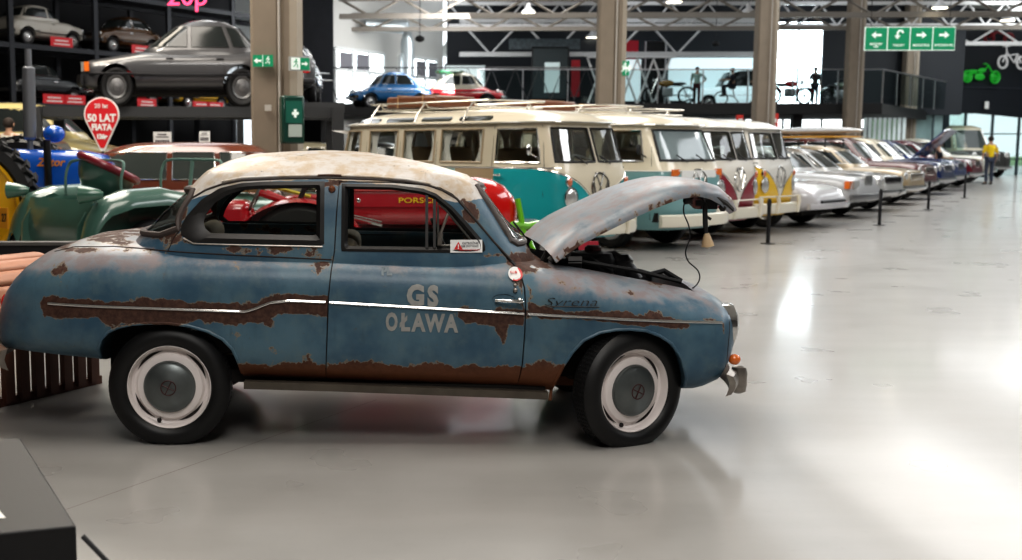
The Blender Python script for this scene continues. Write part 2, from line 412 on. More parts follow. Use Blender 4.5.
# analytic outer skin for laying trim on it
skin_a = MB().rings([sect(x) for x in stations]); skin_a.rings([ring_z(z) for z in zl])
SKIN = BVHTree.FromPolygons([Vector(v) for v in skin_a.v], skin_a.f)
def on_side(x, z, off=0.004, sy=-1):
    h = SKIN.ray_cast(Vector((x, sy * 3, z)), Vector((0, -sy, 0)))
    return Vector((x, (h[0].y if h[0] else sy * .7) + sy * off, z))
def on_front(y, z, off=0.004, sx=1):
    h = SKIN.ray_cast(Vector((sx * 4, y, z)), Vector((-sx, 0, 0)))
    return Vector(((h[0].x if h[0] else sx * .6) + sx * off, y, z))
def resample(pts, step=.03, closed=False):
    out = []; P_ = list(pts) + ([pts[0]] if closed else [])
    for a, b in zip(P_, P_[1:]):
        d = math.dist(a, b); n = max(1, int(d / step))
        out += [tuple(lerp(a[i], b[i], k / n) for i in range(len(a))) for k in range(n)]
    if not closed: out.append(P_[-1])
    return out
# door (near side): own mesh, small gap all round
DOOR = [(-.312, 1.308), (-.324, 1.15), (-.332, .97), (-.346, .88), (-.358, .75), (-.366, .50), (-.372, .318), (.0, .30), (.575, .288), (.595, .42), (.604, .58), (.605, .70), (.600, .80), (.585, .86), (.56, .90), (.50, .965), (.40, 1.09), (.30, 1.205), (.25, 1.25), (.19, 1.280), (.12, 1.296), (-.05, 1.308)]
def inset_poly(P_, d):
    cx = sum(p[0] for p in P_) / len(P_); cz_ = sum(p[1] for p in P_) / len(P_); out = []
    n = len(P_)
    for i in range(n):
        a, b, c = P_[i - 1], P_[i], P_[(i + 1) % n]
        t = Vector((c[0] - a[0], c[1] - a[1])).normalized(); nn = Vector((-t.y, t.x))
        if nn.dot(Vector((cx - b[0], cz_ - b[1]))) < 0: nn = -nn
        out.append((b[0] + nn.x * d, b[1] + nn.y * d))
    return out
door = bpy.data.objects.new('door', lower.data.copy()); COL.objects.link(door)
boolean(door, MB().prism(inset_poly(DOOR, .0035), -1, -.45).mesh(), 'INTERSECT')
boolean(lower, MB().prism(inset_poly(DOOR, -.003), -1, -.45).mesh())
for o in (lower, door): smooth_on(o); paint_attrs(o.data); o.parent = CAR
lower.name = 'body'
# hinge-side dark backing inside the gap
MB().tube([on_side(x, z, -.03) for x, z in resample(DOOR, .04, True)], .014, 6, True).build('door_seal', black, CAR)

# --- bonnet, open, hinged at the scuttle
HC = [(.640, .985), (.713, 1.060), (.784, 1.110), (.861, 1.150), (.937, 1.186), (1.013, 1.223), (1.086, 1.257), (1.165, 1.285), (1.236, 1.308), (1.312, 1.325), (1.389, 1.334), (1.51, 1.330), (1.631, 1.296), (1.71, 1.237), (1.742, 1.177)]
HE = [(.745, .912), (.814, .964), (.88, 1.005), (.951, 1.042), (1.021, 1.076), (1.092, 1.11), (1.161, 1.142), (1.233, 1.173), (1.299, 1.199), (1.354, 1.218), (1.412, 1.233), (1.496, 1.243), (1.567, 1.228), (1.640, 1.195), (1.69, 1.150)]
HC = [(a + .085 - .05 * max(0, (a - 1.0) / .74), b) for a, b in HC]; HE = [(a + .03 - .02 * max(0, (a - 1.0) / .7), b) for a, b in HE]
HWD = [.60, .585, .57, .56, .55, .54, .53, .52, .51, .50, .48, .455, .42, .38, .36]
def hood_pt(u, v, k=0.0):
    i = u * (len(HC) - 1); a = min(int(i), len(HC) - 2); t = i - a
    c = Vector((lerp(HC[a][0], HC[a + 1][0], t), 0, lerp(HC[a][1], HC[a + 1][1], t)))
    e = Vector((lerp(HE[a][0], HE[a + 1][0], t), 0, lerp(HE[a][1], HE[a + 1][1], t)))
    w = lerp(HWD[a], HWD[a + 1], t); s_ = 2 * v - 1
    th = s_ * PI / 2; q = abs(math.sin(th)) ; f = (1 - abs(s_) ** 2.8)
    p = e.lerp(c, f); p.y = w * math.sin(th) ** 1 * (1 if True else 1)
    return p
hb = MB().grid(lambda u, v: hood_pt(u, v), 56, 40).build('bonnet', PAT, CAR)
sm = hb.modifiers.new('s', 'SOLIDIFY'); sm.thickness = .012; sm.offset = -1; bake(hb); smooth_on(hb, 50); paint_attrs(hb.data, True)
for i, v in enumerate(hb.data.vertices):
    if abs(v.co.y) > 0.33 and v.co.x > .74:
        # rusty rim of the bonnet
        a = min(range(len(HE)), key=lambda k: abs(HE[k][0] - v.co.x)); d = v.co.z - HE[a][1]
        if d < 0.035: hb.data.attributes['rust'].data[i].value = 0.50
    if v.co.x > 1.66: hb.data.attributes['rust'].data[i].value = 0.42
# inner frame of the bonnet, latch, and prop
u_ = MB()
for vv in (.13, .87): u_.tube([hood_pt(u, vv) + Vector((0, 0, -.035)) for u in [i / 20 for i in range(20)]], .016, 6)
u_.tube([hood_pt(.93, v) + Vector((-.03, 0, -.03)) for v in [.08 + i * .84 / 16 for i in range(17)]], .02, 6)
u_.tube([hood_pt(.05, v) + Vector((.03, 0, -.03)) for v in [.08 + i * .84 / 16 for i in range(17)]], .02, 6)
u_.tube([hood_pt(.80, .5 + .3 * math.cos(t)) + Vector((.0, 0, -.04)) for t in (0, 1, 2, 3.1)], .018, 6)
u_.build('bonnet_frame', M('bonnet_frame_paint', (.03, .028, .026), .7), hb)
lt = MB(); lt.cbox((1.645, -.10, 1.19), (.09, .16, .05)); lt.cbox((1.66, .05, 1.20), (.05, .08, .09)); lt.tube([(1.64, -.16, 1.19), (1.63, -.17, 1.13), (1.66, -.17, 1.11)], .008, 6); lt.cbox((1.58, -.22, 1.20), (.05, .04, .03))
lt.build('bonnet_latch', blackpaint, hb)
# --- engine bay
eb = MB()
eb.box((.74, -.44, .45), (1.48, .44, .62)); eb.cbox((.95, 0, .74), (.34, .36, .22)); eb.build('engine_block', M('engine_black', (.02, .018, .017), .5, .3), CAR)
ac = MB(); ac.lathe([(.12, 0), (.13, .02), (.13, .10), (.11, .13), (.05, .14)], 24, Matrix.Translation((1.02, -.20, .80)))
ac.tube([(1.02, -.2, .88), (1.14, -.2, .90), (1.22, -.2, .84), (1.26, -.2, .78)], .045, 10); ac.lathe([(.08, 0), (.085, .09), (.06, .12)], 20, Matrix.Translation((1.17, -.16, .80)))
ac.build('air_cleaner', blackpaint, CAR)
MB().lathe([(.045, 0), (.045, .018), (.03, .028)], 16, Matrix.Translation((1.03, -.2, .94))).build('filler_cap', M('dark_red_cap', (.10, .01, .012), .4), CAR)
hs = MB()
for i in range(6):
    y0 = -.40 + .1 * i
    hs.tube([(.80 + .03 * i, y0, .80), (.88, y0 - .02, .93 - .02 * i), (.98, y0 + .03, .92), (1.1, y0, .84)], .013, 6)
hs.tube([(.78, -.43, .90), (.92, -.43, .905), (1.2, -.42, .86), (1.45, -.41, .80)], .012, 6)
hs.tube([(1.3, -.3, .82), (1.4, -.25, .84), (1.48, -.3, .79)], .016, 6)
hs.build('hose', black, CAR)
bt = MB().box((.80, -.40, .78), (.94, -.26, .915)).build('battery', blackpaint, CAR); bev(bt, .01)
MB().box((.86, -.44, .895), (.93, -.36, .93)).build('reservoir', steel, CAR)
for sy in (-1, 1): MB().tube([(.72, sy * .40, .86), (.76, sy * .42, .95), (.80, sy * .44, .99)], .02, 8).build('bonnet_hinge', black, CAR)

# --- wheels
def lathe_y(mb, prof, n=48, m=Matrix.Identity(4)):     # axis along -y (outer face towards -y)
    mb.lathe(prof, n, m @ Matrix.Rotation(PI / 2, 4, 'X'), cap=False); return mb
rim_m = M('white_rim_paint', (.80, .74, .72), .35, var=.06, scale=5)
cap_m = M('tarnished_hubcap', (.15, .165, .165), .38, .7, var=.45, scale=9, bump=.1)
wheel_dk = M('wheel_slot_black', (.02, .015, .015), .8)
saloon_tyre = M('saloon_tyre', (.0045, .0045, .005), .5)
def car_wheel(x, sy, steer=0.0, RT=.304, zc=.288):
    T = Matrix.Translation((x, sy * .665, zc)) @ Matrix.Rotation(R(steer), 4, 'Z') @ (Matrix.Identity(4) if sy < 0 else Matrix.Rotation(PI, 4, 'Z'))
    t = MB(); prof = [(.208, .055), (.215, .066), (.232, .076), (.252, .080), (.270, .074), (.288, .064), (.297, .054), (.301, .050), (RT, .046)]
    for a in (.034, .018, .002, -.014, -.030):  # tread ribs
        prof += [(RT, a + .003), (RT - .007, a), (RT - .007, a - .003), (RT, a - .006)]
    prof += [(RT, -.046), (.294, -.06), (.25, -.08), (.20, -.06), (.195, -.04)]
    prof = [(r, h) for r, h in prof]
    lathe_y(t, prof, 72, T)
    for k in range(84):      # zigzag tread bars
        an = 2 * PI * k / 84; up = Matrix.Rotation(-an, 4, 'Y')
        for a0 in (-.036, -.018, 0, .018, .036):
            t.cbox((0, 0, 0), (.004, .013, .009), T @ up @ Matrix.Translation((RT - .0005, a0, 0)) @ Matrix.Rotation(.6 if int(round(a0 / .018)) % 2 else -.6, 4, 'X'))
    w = t.build('wheel', saloon_tyre, CAR)
    for v in w.data.vertices:                      # flat contact patch
        if v.co.z < 0: v.co.z *= .04
    smooth_on(w, 30)
    r = MB(); lathe_y(r, [(.205, .03), (.212, .060), (.217, .067), (.220, .062), (.216, .054), (.206, .060), (.199, .047), (.195, .020), (.184, .012), (.172, .016), (.162, .032), (.130, .042), (.02, .042), (.0005, .042)], 64, T)
    r.build('rim', rim_m, w)
    for k in range(4):      # the long dark slots round the rim well
        s = MB(); a0 = R(90 * k + 12); s.grid(lambda u, v: T @ Vector((math.cos(a0 + u * R(52)) * (.180 + (v - .5) * .015 * math.sin(PI * min(max(u, .02), .98))), -(.0175 + abs(v - .5) * .002), math.sin(a0 + u * R(52)) * (.180 + (v - .5) * .015 * math.sin(PI * min(max(u, .02), .98))))), 20, 2); s.build('rim_slot', wheel_dk, w)
    s = MB(); vp = T @ Vector((math.cos(R(-108)) * .182, -.03, math.sin(R(-108)) * .182)); s.ball(vp, .012, 6)
    s.build('valve', wheel_dk, w)
    h = MB(); lathe_y(h, [(.131, .036), (.130, .048), (.125, .056), (.118, .056), (.112, .060), (.08, .072), (.045, .078), (.038, .080), (.0005, .081)], 56, T)
    h.build('hubcap', cap_m, w)
    e = MB(); circ = [T @ Vector((math.cos(R(a)) * .037, -.081, math.sin(R(a)) * .037)) for a in range(0, 360, 12)]
    e.tube(circ, .0028, 6, True)
    for a in (65, 155): e.tube([T @ Vector((math.cos(R(a + o)) * .037, -.083, math.sin(R(a + o)) * .037)) for o in (0, 180)], .0028, 6)
    e.build('hubcap_emblem', M('emblem_rust_red', (.06, .015, .015), .5), w)
    return w
car_wheel(XRW, -1); car_wheel(XRW, 1); car_wheel(XFW, -1, 27); car_wheel(XFW, 1, 27)
ax = MB(); ax.tube([(XRW, -.62, .29), (XRW, .62, .29)], .03, 8); ax.tube([(XFW, -.60, .29), (XFW, .60, .29)], .03, 8)
ax.tube([(XFW, -.5, .3), (.8, -.35, .3)], .02, 6); ax.tube([(-.78, -.45, .235), (-.55, -.45, .25)], .012, 6); ax.build('axle', blk_in, CAR)
# floor pan, wheel tubs (dark)
fp = MB(); fp.box((-1.0, -.64, .30), (.72, .64, .36)); fp.box((-.76, -.70, .285), (.72, -.60, .31))
for c in (XRW, XFW):
    fp.box((c - .36, -.42, .3), (c + .36, -.40, .66)); fp.box((c - .36, .40, .3), (c + .36, .42, .66))
fp.build('floor_pan', blk_in, CAR)
ex = MB(); ex.tube([(-.15, -.52, .27), (-.15, -.52, .235)], .012, 8); ex.build('jacking_point', black, CAR)
# sill strip
def ribbon(name, pts, mat, r, parent=CAR, closed=False, off=.004, n=8, step=.04):
    return MB().tube([on_side(x, z, off) for x, z in resample(pts, step, closed)], r, n, closed).build(name, mat, parent)
sill = MB()
for (xa, za), (xb, zb) in zip([(-.775, .293), (-.3, .283), (.2, .268)], [(-.3, .283), (.2, .268), (.728, .252)]): sill.bar((xa, -.725, za + .014), (xb, -.725, zb + .014), .06, .036)
sill.build('sill', M('grimy_sill', (.10, .085, .068), .5, .3, var=.5, scale=8), CAR)
# wheel-arch lips
for nm, P_ in (('arch_lip', ARF[1:-1]), ('arch_lip', ARR[1:-1])): ribbon(nm, P_, MATS['weathered_blue_paint'], .008, off=0.0)
# chrome strip along the flank: rear wing, door, front wing
def strip_piece(a, b):
    pts = [(a, zstrip(a))] + [p for p in STRIP if a < p[0] < b] + [(b, zstrip(b))]
    m = MB(); P3 = [on_side(x, z, .006) for x, z in resample(pts, .03)]
    prof = [(-.0075, 0), (-.005, -.005), (0, -.0075), (.005, -.005), (.0075, 0)]
    m.rings([[(p.x, p.y + q[1], p.z + q[0]) for q in prof] for p in P3], closed=True)
    return m
strip_piece(-1.745, -.372).build('trim_strip', chrome, CAR); strip_piece(-.352, .598).build('trim_strip', chrome, door); strip_piece(.614, 1.593).build('trim_strip', chrome, CAR)
# waist crease and drip rail
ribbon('waist_seam', [(-1.78, .935), (-1.66, .965), (-1.45, .975), (-1.20, .962), (-1.035, .955), (-.345, .928)], M('seam_dark', (.025, .014, .011), .8), .0035, off=-.0005)
ribbon('panel_seam', [(-1.16, .96), (-1.13, 1.03), (-1.08, 1.09)], MATS['seam_dark'], .003, off=0)
ribbon('panel_seam', [(1.655, .70), (1.64, .62), (1.63, .50), (1.625, .40)], MATS['seam_dark'], .0025, off=0)
ribbon('drip_rail', [(-1.06, 1.215), (-.98, 1.262), (-.90, 1.29), (-.80, 1.311), (-.60, 1.322), (-.364, 1.328), (-.15, 1.322), (0, 1.314), (.127, 1.295), (.20, 1.27), (.27, 1.23), (.36, 1.13), (.46, 1.015), (.55, .92)], M('rail_dark', (.04, .03, .026), .6), .006, off=.001)
ribbon('drip_rail_top', [(-.90, 1.303), (-.80, 1.323), (-.60, 1.334), (-.364, 1.340), (-.15, 1.334), (.02, 1.322), (.14, 1.302)], PAT, .006, off=.002)
for o in CAR.children:
    if o.name.startswith(('arch_lip', 'drip_rail_top')): paint_attrs(o.data)
# glazing and rubbers
def pane(name, poly, parent, mat=glass, sy=-1, off=-.02):
    P_ = resample(poly, .04, True); c = (sum(p[0] for p in P_) / len(P_), sum(p[1] for p in P_) / len(P_))
    V = [on_side(*c, off, sy)] + [on_side(x, z, off, sy) for x, z in P_]; n = len(P_)
    return MB().add(V, [(0, 1 + i, 1 + (i + 1) % n) for i in range(n)]).build(name, mat, parent)
for sy in (-1, 1):
    pane('quarter_window', RWIN, CAR, sy=sy); 
pane('door_window', DWIN, door); pane('door_window', DWIN, CAR, sy=1)
RWI = [(-.975, 1.075), (-.985, 1.10), (-.975, 1.14), (-.93, 1.20), (-.87, 1.238), (-.80, 1.262), (-.70, 1.27), (-.425, 1.276), (-.425, 1.045), (-.95, 1.052)]
def band(outer, inner, n=80, off=.003, off2=-.012, sy=-1):
    def even(P_):
        L_ = [0]; Q = list(P_) + [P_[0]]
        for a, b in zip(Q, Q[1:]): L_.append(L_[-1] + math.dist(a, b))
        out = []
        for k in range(n):
            d = L_[-1] * k / n
            for i in range(len(P_)):
                if L_[i + 1] >= d: t = (d - L_[i]) / max(1e-9, L_[i + 1] - L_[i]); out.append((lerp(Q[i][0], Q[i + 1][0], t), lerp(Q[i][1], Q[i + 1][1], t))); break
        return out
    o_, i_ = even(outer), even(inner)
    V = [on_side(*p, off, sy) for p in o_] + [on_side(*[lerp(a, b, .5) for a, b in zip(p, q)], off + .004, sy) for p, q in zip(o_, i_)] + [on_side(*p, off2, sy) for p in i_]
    F = [(j * n + i, j * n + (i + 1) % n, (j + 1) * n + (i + 1) % n, (j + 1) * n + i) for j in (0, 1) for i in range(n)]
    return V, F
RWO = [(-1.095, 1.04), (-1.10, 1.08), (-1.075, 1.13), (-1.0, 1.215), (-.91, 1.272), (-.80, 1.298), (-.70, 1.306), (-.385, 1.310), (-.383, .998), (-1.03, 1.006)]
rub = M('window_rubber', (.010, .009, .009), .45)
V, F = band(RWO, RWI); MB().add(V, F).build('window_rubber', rub, CAR)
RWF = [(-1.06, 1.06), (-1.045, 1.10), (-1.02, 1.14), (-.955, 1.20), (-.88, 1.245), (-.79, 1.27), (-.70, 1.28), (-.41, 1.286), (-.41, 1.025), (-1.03, 1.03)]
V, F = band(RWO, RWF, sy=1); MB().add(V, F).build('window_rubber', rub, CAR)
ribbon('window_bead', [(-1.085, 1.025), (-1.03, 1.000), (-.39, .992)], dullchrome, .004, off=.008)
DWI = [(-.268, 1.272), (-.05, 1.270), (.095, 1.250), (.155, 1.228), (.232, 1.165), (.315, 1.07), (.37, 1.005), (.365, .992), (-.268, .995)]
DWO = [(-.300, 1.300), (-.05, 1.297), (.105, 1.278), (.172, 1.252), (.252, 1.188), (.335, 1.10), (.408, 1.016), (.418, .980), (.40, .965), (-.300, .970)]
V, F = band(DWO, DWI); MB().add(V, F).build('window_rubber', rub, door)
V, F = band(DWO, DWI, sy=1); MB().add(V, F).build('window_rubber', rub, CAR)
vf_ = MB()
for xx, zz in ((.122, 1.245), (.160, 1.225)): vf_.bar(on_side(xx, .985, -.004), on_side(xx, zz, -.004), .014, .016)
vf_.build('vent_window_frame', rub, door)
vf2 = MB().tube([on_side(x, z, -.01) for x, z in resample([(.178, 1.205), (.178, 1.0), (.345, 1.0), (.352, 1.012), (.30, 1.075), (.215, 1.175)], .03, True)], .006, 6, True)
vf2.build('vent_window_frame', M('vent_chrome_dull', (.12, .12, .11), .4, .6), door)
vh = MB().tube([on_side(.19, 1.06, .0), on_side(.205, 1.10, .012), on_side(.225, 1.155, .012)], .007, 8); vh.tube([on_side(.185, 1.0, 0), on_side(.19, 1.06, 0)], .013, 8); vh.build('vent_catch', dullchrome, door)
def front_pane(name, poly, sx, mat, off):
    P_ = poly
    return MB().grid(lambda u, v: on_front(lerp(-1, 1, u) * lerp(abs(P_[0][0]) + .02, abs(P_[5][0]) + .02, v), lerp(P_[1][1] - .015, P_[6][1] + .015, v), off, sx), 36, 8).build(name, mat, CAR)
front_pane('windscreen', WS, 1, glass_mat('screen_glass', (.72, .76, .74), .12), -.012); front_pane('rear_window', RW, -1, glass_mat('rear_glass', (.55, .58, .56), .12), -.012)
def frame_x(name, poly, sx, mat, r, off):
    return MB().tube([on_front(y, z, off, sx) for y, z in resample(poly, .03, True)], r, 8, True).build(name, mat, CAR)
scr = M('screen_rubber', (.10, .085, .08), .55)
frame_x('windscreen_rubber', WS, 1, scr, .017, 0.0); frame_x('rear_window_rubber', RW, -1, M('rear_rubber', (.06, .045, .04), .6), .018, 0.0)
WI = [(y * .955, z + (.012 if z < 1.1 else -.012)) for y, z in WS]; frame_x('windscreen_trim', WI, 1, chrome, .0075, .004)
for sy in (-1, 1): MB().tube([on_front(sy * .12, .985, .02), on_front(sy * .14, 1.02, .03), on_front(sy * .38, 1.10, .02)], .005, 6).build('windscreen_wiper', black, CAR)
# door furniture
hd = MB(); hd.tube([on_side(.455, .742, .018), on_side(.50, .745, .034), on_side(.575, .741, .036), on_side(.590, .738, .030)], [.007, .008, .009, .006], 10)
hd.ball(on_side(.575, .741, .012), .018, 8, (1, .8, .9)); hd.tube([on_side(.575, .741, 0), on_side(.575, .741, .034)], .008, 8); hd.tube([on_side(.465, .742, 0), on_side(.465, .742, .02)], .006, 8)
hd.build('door_handle', chrome, door)
lk = MB(); lk.ball(on_side(.553, .792, .006), .012, 8); lk.ball(on_side(.553, .815, .004), .009, 8); lk.build('door_lock', dullchrome, door)
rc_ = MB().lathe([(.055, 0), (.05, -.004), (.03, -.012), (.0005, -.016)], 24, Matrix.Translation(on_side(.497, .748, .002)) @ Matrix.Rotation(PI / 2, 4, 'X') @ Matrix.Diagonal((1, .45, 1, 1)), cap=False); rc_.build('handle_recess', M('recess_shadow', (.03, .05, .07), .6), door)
# amber repeater high on the pillar
MB().lathe([(.018, 0), (.018, .006), (.012, .016), (.0005, .019)], 16, Matrix.Translation(on_side(-.348, 1.272, .0)) @ Matrix.Rotation(PI / 2, 4, 'X'), cap=False).build('side_lamp', M('old_amber', (.16, .045, .01), .3, coat=1), CAR)
# stencilled letters and the little script, laid on the metal
def decal(name, s, x, z, size, mat, parent, off=.003, **kw):
    me = text_mesh(s, size, ext=0, **kw)
    bm = bmesh.new(); bm.from_mesh(me)
    bmesh.ops.triangulate(bm, faces=bm.faces)
    for v in bm.verts: v.co = on_side(x + v.co.x, z + v.co.y, off)
    bm.to_mesh(me); bm.free(); return link(name, me, mat, parent, smooth=False)
sten = M('faded_white_stencil', (.33, .33, .315), .6, var=.35, scale=22)
decal('stencil_lettering', 'G', .068, .757, .135, sten, door, bold=.0075, sx=.86); decal('stencil_lettering', 'S', .152, .754, .135, sten, door, bold=.0075, sx=.80)
for ch, xx, w_ in (('O', -.048, .60), ('Ł', .018, .75), ('A', .083, .74), ('W', .163, .72), ('A', .243, .74)): decal('stencil_lettering', ch, xx, .628 - .02 * (xx + .06), .118, sten, door, bold=.0055, sx=w_)
# stencil bridges
for (a, b) in (((.045, .80), (.045, .705)),): pass
decal('faded_lettering', 'PL', -.075, .875, .05, M('ghost_white', (.17, .21, .235), .6, var=.4, scale=50), door, bold=.003)
scr_m = M('script_dark_chrome', (.06, .055, .05), .35, .8)
sc_ = decal('script_badge', 'Syrena', .822, .735, .056, scr_m, CAR, off=.006, shear=.35, sx=1.75, bold=-.0009)
MB().tube([on_side(x, interp([(.70, .716), (.97, .712)], x), .006) for x in (.70, .76, .82, .88, .94, .965)], .0022, 6).build('script_underline', scr_m, CAR)
# stickers
def sticker(name, x, z, w, h, parent, mat, off=.006, round_=False):
    n = 24
    if round_: P_ = [(x + w / 2 * math.cos(2 * PI * i / n), z + h / 2 * math.sin(2 * PI * i / n)) for i in range(n)]
    else: P_ = [(x - w / 2, z - h / 2), (x + w / 2, z - h / 2), (x + w / 2, z + h / 2), (x - w / 2, z + h / 2)]
    V = [on_side(a, b, off) for a, b in P_]; return MB().add(V, [tuple(range(len(P_)))]).build(name, mat, parent, smooth=False)
sw = M('sticker_white', (.75, .75, .74), .4); sr = M('sticker_red', (.55, .02, .02), .4); sk = M('sticker_print', (.06, .06, .07), .5)
ws_ = sticker('warning_sticker', .318, .998, .160, .062, door, sw, off=.008)
MB().add([on_side(.256, .982, .010), on_side(.300, .982, .010), on_side(.278, 1.020, .010)], [(0, 1, 2)]).build('warning_triangle', sr, ws_, smooth=False)
decal('sticker_text', '!', .278, .995, .030, sw, ws_, off=.012, bold=.001)
decal('sticker_text', 'OSTROŻNIE', .338, 1.012, .015, sk, ws_, off=.010, bold=.0004); decal('sticker_text', 'NIE DOTYKAĆ', .336, .998, .013, sk, ws_, off=.010, bold=.0003); decal('sticker_text', 'PLEASE DO NOT TOUCH', .332, .980, .0095, sr, ws_, off=.010, bold=.0002)
rs = sticker('round_sticker', .557, .868, .072, .062, CAR, sw, off=.012, round_=True)
P_ = [(.557 + .036 * math.cos(R(a)), .868 + .031 * math.sin(R(a))) for a in range(-115, 66, 15)]
MB().add([on_side(a, b, .014) for a, b in P_], [tuple(range(len(P_)))]).build('red_half', sr, rs, smooth=False)
decal('sticker_text', 'KLUB', .548, .876, .014, sr, rs, off=.015, bold=.0005)
# lights and bumper
hl = MB()
HLm = lambda sy: Matrix.Translation((1.645, sy * .50, .592)) @ Matrix.Rotation(R(90), 4, 'Y')
for sy in (-1, 1):
    m = MB().lathe([(.108, -.02), (.112, .03), (.108, .045), (.100, .047)], 32, HLm(sy), cap=False).build('headlamp', chrome, CAR)
    MB().lathe([(.100, .044), (.085, .058), (.05, .070), (.0005, .075)], 32, HLm(sy), cap=False).build('lens', lamp_glass, m)
bm_ = MB()
arc = [(1.735 - .10 * (abs(y) / .66) ** 3, y, .315) for y in [-.70 + 1.4 * i / 28 for i in range(29)]]
prof = [(0, -.055), (.03, -.045), (.048, -.015), (.05, .015), (.035, .045), (0, .058), (.008, .04), (.02, .0), (.008, -.04)]
bm_.rings([[(x + a, y, z + b) for a, b in prof] for x, y, z in arc]); bm_.build('bumper', dullchrome, CAR)
for sy in (-1, 1): MB().rings([[(1.735 + r * .055 * math.cos(2 * PI * k / 12) , sy * .52 + r * .04 * math.sin(2 * PI * k / 12), .325 + z) for k in range(12)] for r, z in ((.3, -.085), (.7, -.075), (.8, -.04), (.8, .02), (.65, .05), (.3, .06))]).build('overrider', dullchrome, CAR)
for sy in (-1, 1): MB().ball((1.685, sy * .60, .43), .028, 8, (1.1, 1, 1)).build('turn_signal', orange_lens, CAR)
gr = MB()
for i in range(9): gr.box((1.70, -.36, .44 + .02 * i), (1.722, .36, .447 + .02 * i))
gr.build('grille', dullchrome, CAR)
rb = MB(); arc = [(-2.14 + .16 * (abs(y) / .62) ** 3, y, .40) for y in [-.62 + 1.24 * i / 20 for i in range(21)]]
rb.rings([[(x - a, y, z + b) for a, b in prof] for x, y, z in arc]); rb.build('bumper', dullchrome, CAR)
for sy in (-1, 1): MB().ball((-2.04, sy * .45, .66), .045, 8, (.6, .8, 1.2)).build('tail_lamp', red_lens, CAR)
# cabin
seat_m = M('seat_cloth', (.23, .18, .125), .8, var=.2); 
def cushion(name, a, b, mat=seat_m): o = MB().box(a, b).build(name, mat, CAR); return bev(o, .06, 4)
cushion('rear_seat', (-.98, -.60, .42), (-.52, .60, .68)); cushion('rear_backrest', (-1.16, -.60, .55), (-1.04, -.02, 1.045)); cushion('rear_backrest', (-1.16, .02, .55), (-1.04, .60, 1.045))
for sy in (-1, 1): cushion('front_seat', (-.20, sy * .34 - .24, .42), (.22, sy * .34 + .24, .62)); cushion('front_backrest', (-.36, sy * .34 - .24, .45), (-.22, sy * .34 + .24, .995))
ds = MB().box((.36, -.46, .72), (.54, .46, .90)).build('dashboard', M('dash_paint', (.03, .045, .055), .5), CAR); bev(ds, .04, 3)
st = MB(); Ts = Matrix.Translation((.27, .34, .90)) @ Matrix.Rotation(R(65), 4, 'Y')
st.tube([Ts @ Vector((.185 * math.cos(R(a)), .185 * math.sin(R(a)), 0)) for a in range(0, 360, 15)], .010, 8, True); st.tube([Ts @ Vector((-.185, 0, 0)), Ts @ Vector((.185, 0, 0))], .008, 6); st.tube([Ts @ Vector((0, 0, 0)), Ts @ Vector((0, 0, -.25))], .015, 8)
st.build('steering_wheel', black, CAR)
MB().box((-1.02, -.658, .45), (.28, -.650, .93)).build('inner_trim', blk_in, CAR); MB().box((-1.02, .640, .45), (.28, .655, .955)).build('inner_trim', M('brown_trim', (.035, .024, .018), .8), CAR)
MB().box((-1.50, -.60, .93), (-1.02, .60, .96)).build('parcel_shelf', blk_in, CAR)

# --- inspection lamp hanging from the open bonnet
LT = thing('inspection_lamp', 'black handled inspection lamp with cream shade hanging under the open bonnet', 'lamp', (1.78, 5.98, .98))
LT.scale = (1.06, 1.06, 1.06)
MB().tube([(-.042, 0, .035), (-.048, 0, .10), (-.052, 0, .175), (-.053, 0, .20)], [.010, .013, .012, .008], 12).build('handle', black, LT)
MB().lathe([(.012, .040), (.016, .028), (.028, -.008), (.031, -.026)], 24, Matrix.Translation((-.035, 0, .01)) @ Matrix.Rotation(R(-8), 4, 'Y'), cap=False).build('shade', M('cream_shade', (.62, .45, .27), .5), LT)
MB().ball((-.033, 0, -.012), .016, 8).build('bulb', M('bulb_glass', (.7, .65, .55), .2), LT)
MB().tube([(-.053, 0, .20), (-.058, 0, .235), (-.05, 0, .25), (-.042, 0, .235)], .003, 6).build('hook', steel, LT)
cp = [(-.053, 0, .20), (-.075, 0, .222), (-.115, 0, .228), (-.15, 0, .205), (-.155, 0, .15), (-.13, 0, .09), (-.12, 0, .03), (-.14, 0, -.04), (-.125, 0, -.09), (-.085, -.02, -.13), (-.075, -.03, -.17), (-.10, -.04, -.21), (-.16, -.06, -.232), (-.25, -.08, -.225)]
def smooth_path(P_, n=5):
    out = []; P_ = [Vector(p) for p in P_]
    for i in range(len(P_) - 1):
        a, b, c, d = P_[max(i - 1, 0)], P_[i], P_[i + 1], P_[min(i + 2, len(P_) - 1)]
        for k in range(n):
            t = k / n; out.append(.5 * ((2 * b) + (c - a) * t + (2 * a - 5 * b + 4 * c - d) * t * t + (3 * b - a - 3 * c + d) * t ** 3))
    out.append(P_[-1]); return out
MB().tube(smooth_path(cp), .0035, 6).build('cable', black, LT)
